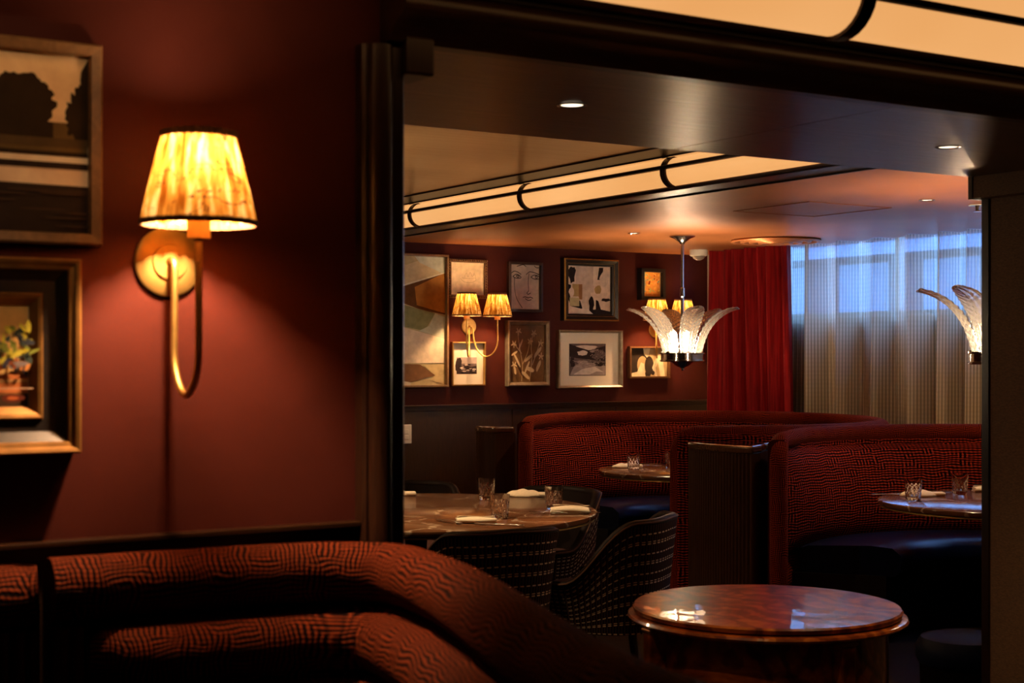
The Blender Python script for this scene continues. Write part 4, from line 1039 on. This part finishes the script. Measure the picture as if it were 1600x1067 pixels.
napkin_fan(0.060, 7.38, AX+R(-10), 0.15, 0.030, 'domed cream napkin at the back of the large marble table', 2)
napkin_fan(-0.600, 7.40, AX+R(5), 0.14, 0.032, 'cream napkin at the left of the large marble table beside the casing', 3)
napkin_fan(0.700, 9.24, AX, 0.13, 0.024, 'cream napkin beside the left tumbler on the far booth table', 4)
napkin_fan(2.02, 7.38, AX, 0.15, 0.028, 'cream napkin behind the left tumbler on the right booth table', 6)
napkin_roll(2.44, 7.60, AX, 0.15, 0.08, 0.030, 'rolled cream napkin on the right booth table cut off by the pillar', 7)

def fork(l, d, rz, label, tilt=0):
    x, y = LD(l, d); mb = MB()
    P = []
    for i in range(15):
        u = i/14; w = 0.006+0.003*(1-u) if u < 0.62 else 0.006+0.008*math.sin((u-0.62)/0.38*PI*0.5)
        z = 0.006+0.006*math.sin(u*PI)
        P.append([(-0.09+u*0.13, -w, z), (-0.09+u*0.13, 0, z+0.001), (-0.09+u*0.13, w, z)])
    mb.grid(P)
    for k in range(4):
        yy = -0.0115+0.0077*k; mb.box(0.038, 0.09, yy-0.0014, yy+0.0014, 0.005, 0.008)
    o = mb.build('fork', M['steel'], None, True, solid=0.0015, loc=(x, y, ZT)); o.rotation_euler = (0, 0, rz)
    tag(o, label, 'fork', 'steel forks')
def knife(l, d, rz, label):
    x, y = LD(l, d); P = []
    for i in range(17):
        u = i/16; w = 0.006 if u < 0.45 else 0.0095*(1-max(0, (u-0.75)/0.25)**2)+0.001
        z = 0.006
        P.append([(-0.11+u*0.22, -w, z), (-0.11+u*0.22, w, z)])
    o = MB().grid(P).build('knife', M['steel'], None, True, solid=0.0025, loc=(x, y, ZT)); o.rotation_euler = (0, 0, rz)
    tag(o, label, 'knife', 'steel knives')
fork(-0.262, 6.20, AX+R(125), 'steel fork left of the rolled napkin at the front of the large table')
knife(-0.055, 6.10, AX+R(160), 'steel knife right of the rolled napkin at the front of the large table')
fork(0.165, 6.55, AX+R(160), 'steel fork by the crumpled napkin at the right of the large table')
knife(0.285, 6.53, AX+R(10), 'steel knife under the crumpled napkin at the right of the large table')
fork(0.15, 7.22, AX+R(-50), 'steel fork beside the domed napkin at the back of the large table')
fork(0.86, 9.30, AX+R(35), 'steel fork on the far booth table right of the tumbler')
fork(2.17, 7.45, AX+R(50), 'steel fork between the two tumblers on the right booth table')
knife(1.90, 7.42, AX+R(5), 'steel knife beside the napkin at the left of the right booth table')

# ---------------------------------------------------------------- tub chairs
def tub_chair(l, d, fl, fd, label, first=[None]):
    """(l,d) seat centre; (fl,fd) direction the sitter faces"""
    x, y = LD(l, d); fx, fy = LD(fl, fd); rz = math.atan2(fy, fx)      # chair faces local +X
    if first[0] is not None:
        c = copy_tree(first[0]); c.location = (x, y, 0); c.rotation_euler = (0, 0, rz); return tag(c, label, 'chair', 'pinstriped tub chairs')
    t = thing('tub_chair', (x, y, 0), label, 'chair', 'pinstriped tub chairs', rz); first[0] = t
    n = 44; A = R(128)
    def plan(a, off):
        # back is at -X; superelliptic plan
        ca, sa = math.cos(a), math.sin(a); e = 2.7
        q = (abs(ca/0.285)**e+abs(sa/0.275)**e)**(-1/e)+off
        return -q*ca+0.0, q*sa
    def top(a):
        u = abs(a)/A
        b = 0.758 if u < 0.36 else 0.758-0.25*(0.5-0.5*math.cos(PI*min(1, (u-0.36)/0.50)))
        return b-0.02*u
    outer, inner = [], []
    for k in range(n+1):
        a = -A+2*A*k/n; zt = top(a); ro, ri = [], []
        for j in range(11):
            v = j/10; z = 0.30+(zt-0.30)*v; tp = -0.035*(1-v)
            o_ = plan(a, tp+0.012*v*v); i_ = plan(a, tp-0.045+0.014*v)
            ro.append((*o_, z)); ri.append((*i_, z))
        outer.append(ro); inner.append(ri)
    MB().grid([[*r_] for r_ in outer]).build('outer_back', M['tweed'], t, True, angle=80)
    mb = MB(); mb.grid(inner); mb.build('inner_back', M['blackleather'], t, True, angle=80)
    # welt closing the top edge and front ends
    pth = [tuple((Vector(outer[0][j])+Vector(inner[0][j]))/2) for j in range(0, 10)]
    pth += [tuple((Vector(outer[k][-1])+Vector(inner[k][-1]))/2) for k in range(n+1)]
    pth += [tuple((Vector(outer[n][j])+Vector(inner[n][j]))/2) for j in range(9, -1, -1)]
    MB().tube(pth, 0.0225, 8, sx=1, sy=1).build('top_welt', M['blackleather'], t, True, angle=80)
    cord = [(p_[0], p_[1], p_[2]+0.010) for p_ in [outer[k][-1] for k in range(n+1)]]
    MB().tube([outer[0][j] for j in range(10)]+cord+[outer[n][j] for j in range(9, -1, -1)], 0.0045, 6).build('piping', M['piping'], t, True)
    # seat cushion
    cs = []
    for k in range(28):
        a = 2*PI*k/28; e = 3.2; ca, sa = math.cos(a), math.sin(a)
        q = (abs(ca/0.245)**e+abs(sa/0.225)**e)**(-1/e); cs.append((q*ca+0.03, q*sa))
    P = [[(x_*s, y_*s, z) for x_, y_ in cs] for s, z in ((0.96, 0.36), (1, 0.38), (1.0, 0.44), (0.95, 0.462), (0.7, 0.472), (0.01, 0.474))]
    MB().grid(P, cv=True).build('seat', M['chairseat'], t, True, angle=60)
    MB().prism([(a_*0.93, b_*0.93) for a_, b_ in cs], 0.29, 0.36).build('seat_frame', M['tweed'], t, False)
    for sx in (-1, 1):
        for sy in (-1, 1):
            MB().tube([(0.17*sx, 0.16*sy, 0.30), (0.215*sx, 0.20*sy, 0.0)], [0.019, 0.011], 10).build('leg', M['darkwood'], t, True)
    return t
M['piping'] = plain('tan_piping', (0.10, 0.05, 0.03), 0.6, 0, 0.1)
tub_chair(-0.125, 5.98, -0.40, 0.80, 'pinstriped tub chair seen from behind at the front of the large table')
tub_chair(0.40, 6.36, -0.90, 0.36, 'pinstriped tub chair side-on at the right of the large table')
tub_chair(0.13, 7.42, -0.64, -0.77, 'tub chair facing the camera behind the right end of the large table')
tub_chair(-0.545, 7.74, 0.05, -1.0, 'tub chair behind the large table, mostly hidden by the door casing')

# ---------------------------------------------------------------- burl cocktail table
cx, cy = LD(0.8436, 4.93)
ct = thing('cocktail_table', (cx, cy, 0), 'low round burl wood cocktail table with mirror gloss top', 'table')
Z0 = 0.622
MB().lathe([(0, -0.024), (0.430, -0.024), (0.440, -0.018), (0.442, -0.006), (0.436, 0), (0, 0)], n=128).build('table_top', M['burl'], ct, loc=(0, 0, Z0))
MB().lathe([(0.30, -0.046), (0.446, -0.046), (0.456, -0.042), (0.460, -0.035), (0.456, -0.028), (0.444, -0.024), (0.30, -0.024)], n=128).build('edge_ring', M['burlring'] if 'burlring' in M else M['burl'], ct, loc=(0, 0, Z0))
MB().lathe([(0, -0.046), (0.395, -0.046), (0.395, -0.30), (0, -0.30)], n=96).build('drum', M['burl'], ct, loc=(0, 0, Z0))
MB().lathe([(0, 0.10), (0.40, 0.10), (0.40, 0.125), (0, 0.125)], n=96).build('lower_shelf', M['burl'], ct)
for k in range(4):
    a = R(-66+90*k)-R(32)
    lg = MB().box(0.392, 0.452, -0.024, 0.024, 0.0, Z0-0.058).build('leg', M['burl'], ct, False, bevel=0.004); lg.rotation_euler = (0, 0, a)
    cp = MB().box(0.388, 0.458, -0.030, 0.030, Z0-0.058, Z0-0.046).build('leg_cap', M['copper'], lg, False, bevel=0.004)
# stool
sx_, sy_ = LD(1.80, 5.90)
st = thing('navy_stool', (sx_, sy_, 0), 'low round navy leather stool in the shadow beside the pillar', 'stool')
MB().lathe([(0, 0.345), (0.12, 0.343), (0.17, 0.33), (0.19, 0.30), (0.19, 0.25), (0.18, 0.23), (0, 0.23)], n=40).build('seat', M['stoolhide'], st)
MB().lathe([(0, 0.23), (0.175, 0.23), (0.17, 0.02), (0.17, 0), (0, 0)], n=40).build('base', M['matteblack'], st)

# ---------------------------------------------------------------- foreground banquette
ctl = [(-1.75, 2.05), (-1.35, 2.275), (-0.89, 2.565), (-0.82, 2.60), (-0.62, 2.71), (-0.42, 2.80), (-0.29, 2.82), (-0.175, 2.77), (-0.085, 2.60), (-0.012, 2.38), (0.044, 2.17), (0.092, 1.99), (0.134, 1.84), (0.173, 1.735), (0.215, 1.65), (0.27, 1.57), (0.36, 1.50), (0.52, 1.42), (0.72, 1.35)]
ctl = [(*LD(l, d-0.0), 0) for l, d in ctl]
path = smooth_path(ctl, 8)
def banq_profile():
    """(inward offset, z), starting at the outer bottom, closed"""
    pts = [(-0.015, 0.05), (-0.015, 1.02)]
    for k in range(0, 13):            # top roll
        a = R(180-k*20); pts.append((0.045+0.058*math.cos(a), 1.045+0.056*math.sin(a)))
    rolls = [(0.925, 0.120, 0.055), (0.812, 0.150, 0.056), (0.700, 0.175, 0.056), (0.588, 0.195, 0.056), (0.495, 0.205, 0.040)]
    for zc_, off, rr in rolls:
        pts.append((off-0.035, zc_+rr*0.98))
        for k in range(1, 8):
            a = R(90-k*22.5); pts.append((off-0.03+0.060*math.cos(a), zc_+rr*math.sin(a)))
    pts += [(0.10, 0.44), (0.10, 0.05)]
    return pts
def sweep(path, prof, i0=0, i1=None):
    P = []; pts = path[i0:i1]
    for i, q in enumerate(pts):
        t = pts[min(i+1, len(pts)-1)]-pts[max(i-1, 0)]; t.z = 0; t.normalize(); nrm = Vector((t.y, -t.x, 0))   # toward the camera side
        P.append([(q.x+nrm.x*d, q.y+nrm.y*d, z) for d, z in prof])
    return P
bq = thing('curved_banquette', (*LD(-0.29, 2.82), 0), 'large rust velvet banquette with channel tufting curving through the foreground', 'banquette')
org = Vector(bq.location)
def rel(P): return [[(x-org.x, y-org.y, z) for x, y, z in r_] for r_ in P]
prof = banq_profile()
cut = 16                      # profile points that belong to the top roll
roll = prof[:2]+prof[2:15]+[(0.04, 0.985)]
chan = [(0.0, 0.05), (0.0, 0.985), (0.07, 0.985)]+prof[15:]
i_s, i_c = 8*3, 8*3+1         # seam of the roll; start of the channels
def taper(P, n=4):
    for i in range(n):
        e = (0.25+0.75*math.sin(PI/2*i/n)) ; a0 = Vector(P[i][0])
        c0 = Vector((P[i][0][0], P[i][0][1], 0))
        P[i] = [(c0.x+(x-c0.x)*e, c0.y+(y-c0.y)*e, z) for x, y, z in P[i]]
    return P
def flutes(i0, i1):
    pts = path[i0:i1]; dense = []
    for i in range(len(pts)-1):
        for q in range(12): dense.append(pts[i].lerp(pts[i+1], q/12))
    dense.append(pts[-1]); P = []; d = 0
    for i, q in enumerate(dense):
        a_, b_ = dense[max(i-1, 0)], dense[min(i+1, len(dense)-1)]
        t = (b_-a_).normalized(); nrm = Vector((t.y, -t.x, 0)); d += (b_-a_).length/2
        o = 0.085+0.011*abs(math.sin(d*PI/0.028))
        P.append([(q.x+nrm.x*k, q.y+nrm.y*k, z) for k, z in ((0.0, 0.05), (0.0, 0.985), (o, 0.985), (o, 0.05))])
    return P
MB().grid(rel(sweep(path, roll, i_s)), cv=True, caps=True).build('top_roll', M['velvet_near'], bq, True, angle=75)
MB().grid(rel(taper(sweep(path, chan, i_c))), cv=True, caps=True).build('channelled_back', M['velvet_near'], bq, True, angle=75)
MB().grid(rel(flutes(i_s, i_c+2)), cv=True, caps=True).build('fluted_panel', M['flutered'], bq, True, angle=60)
seat = [(0.11, 0.30), (0.11, 0.45), (0.24, 0.455), (0.50, 0.48), (0.585, 0.46), (0.60, 0.42), (0.60, 0.34), (0.58, 0.30)]
MB().grid(rel(sweep(path, seat, 8*4+4, 8*8)), cv=True, caps=True).build('seat_cushion', M['navy'], bq, True, angle=50)
base = [(0.0, 0.0), (0.0, 0.30), (0.54, 0.30), (0.54, 0.0)]
MB().grid(rel(sweep(path, base, 8*4+4, 8*8)), cv=True, caps=True).build('plinth', M['black'], bq, False)
b2 = thing('straight_banquette', (*LD(-1.3, 2.3), 0), 'short banquette back with fluted panel beyond the seam at the left edge', 'banquette')
org = Vector(b2.location)
roll2 = [(d, z-0.012) if z > 0.9 else (d, z) for d, z in roll]
MB().grid(rel(sweep(path, roll2, 0, i_s)), cv=True, caps=True).build('top_roll', M['velvet_near'], b2, True, angle=75)
MB().grid(rel(flutes(0, i_s)), cv=True, caps=True).build('fluted_panel', M['flutered'], b2, True, angle=60)
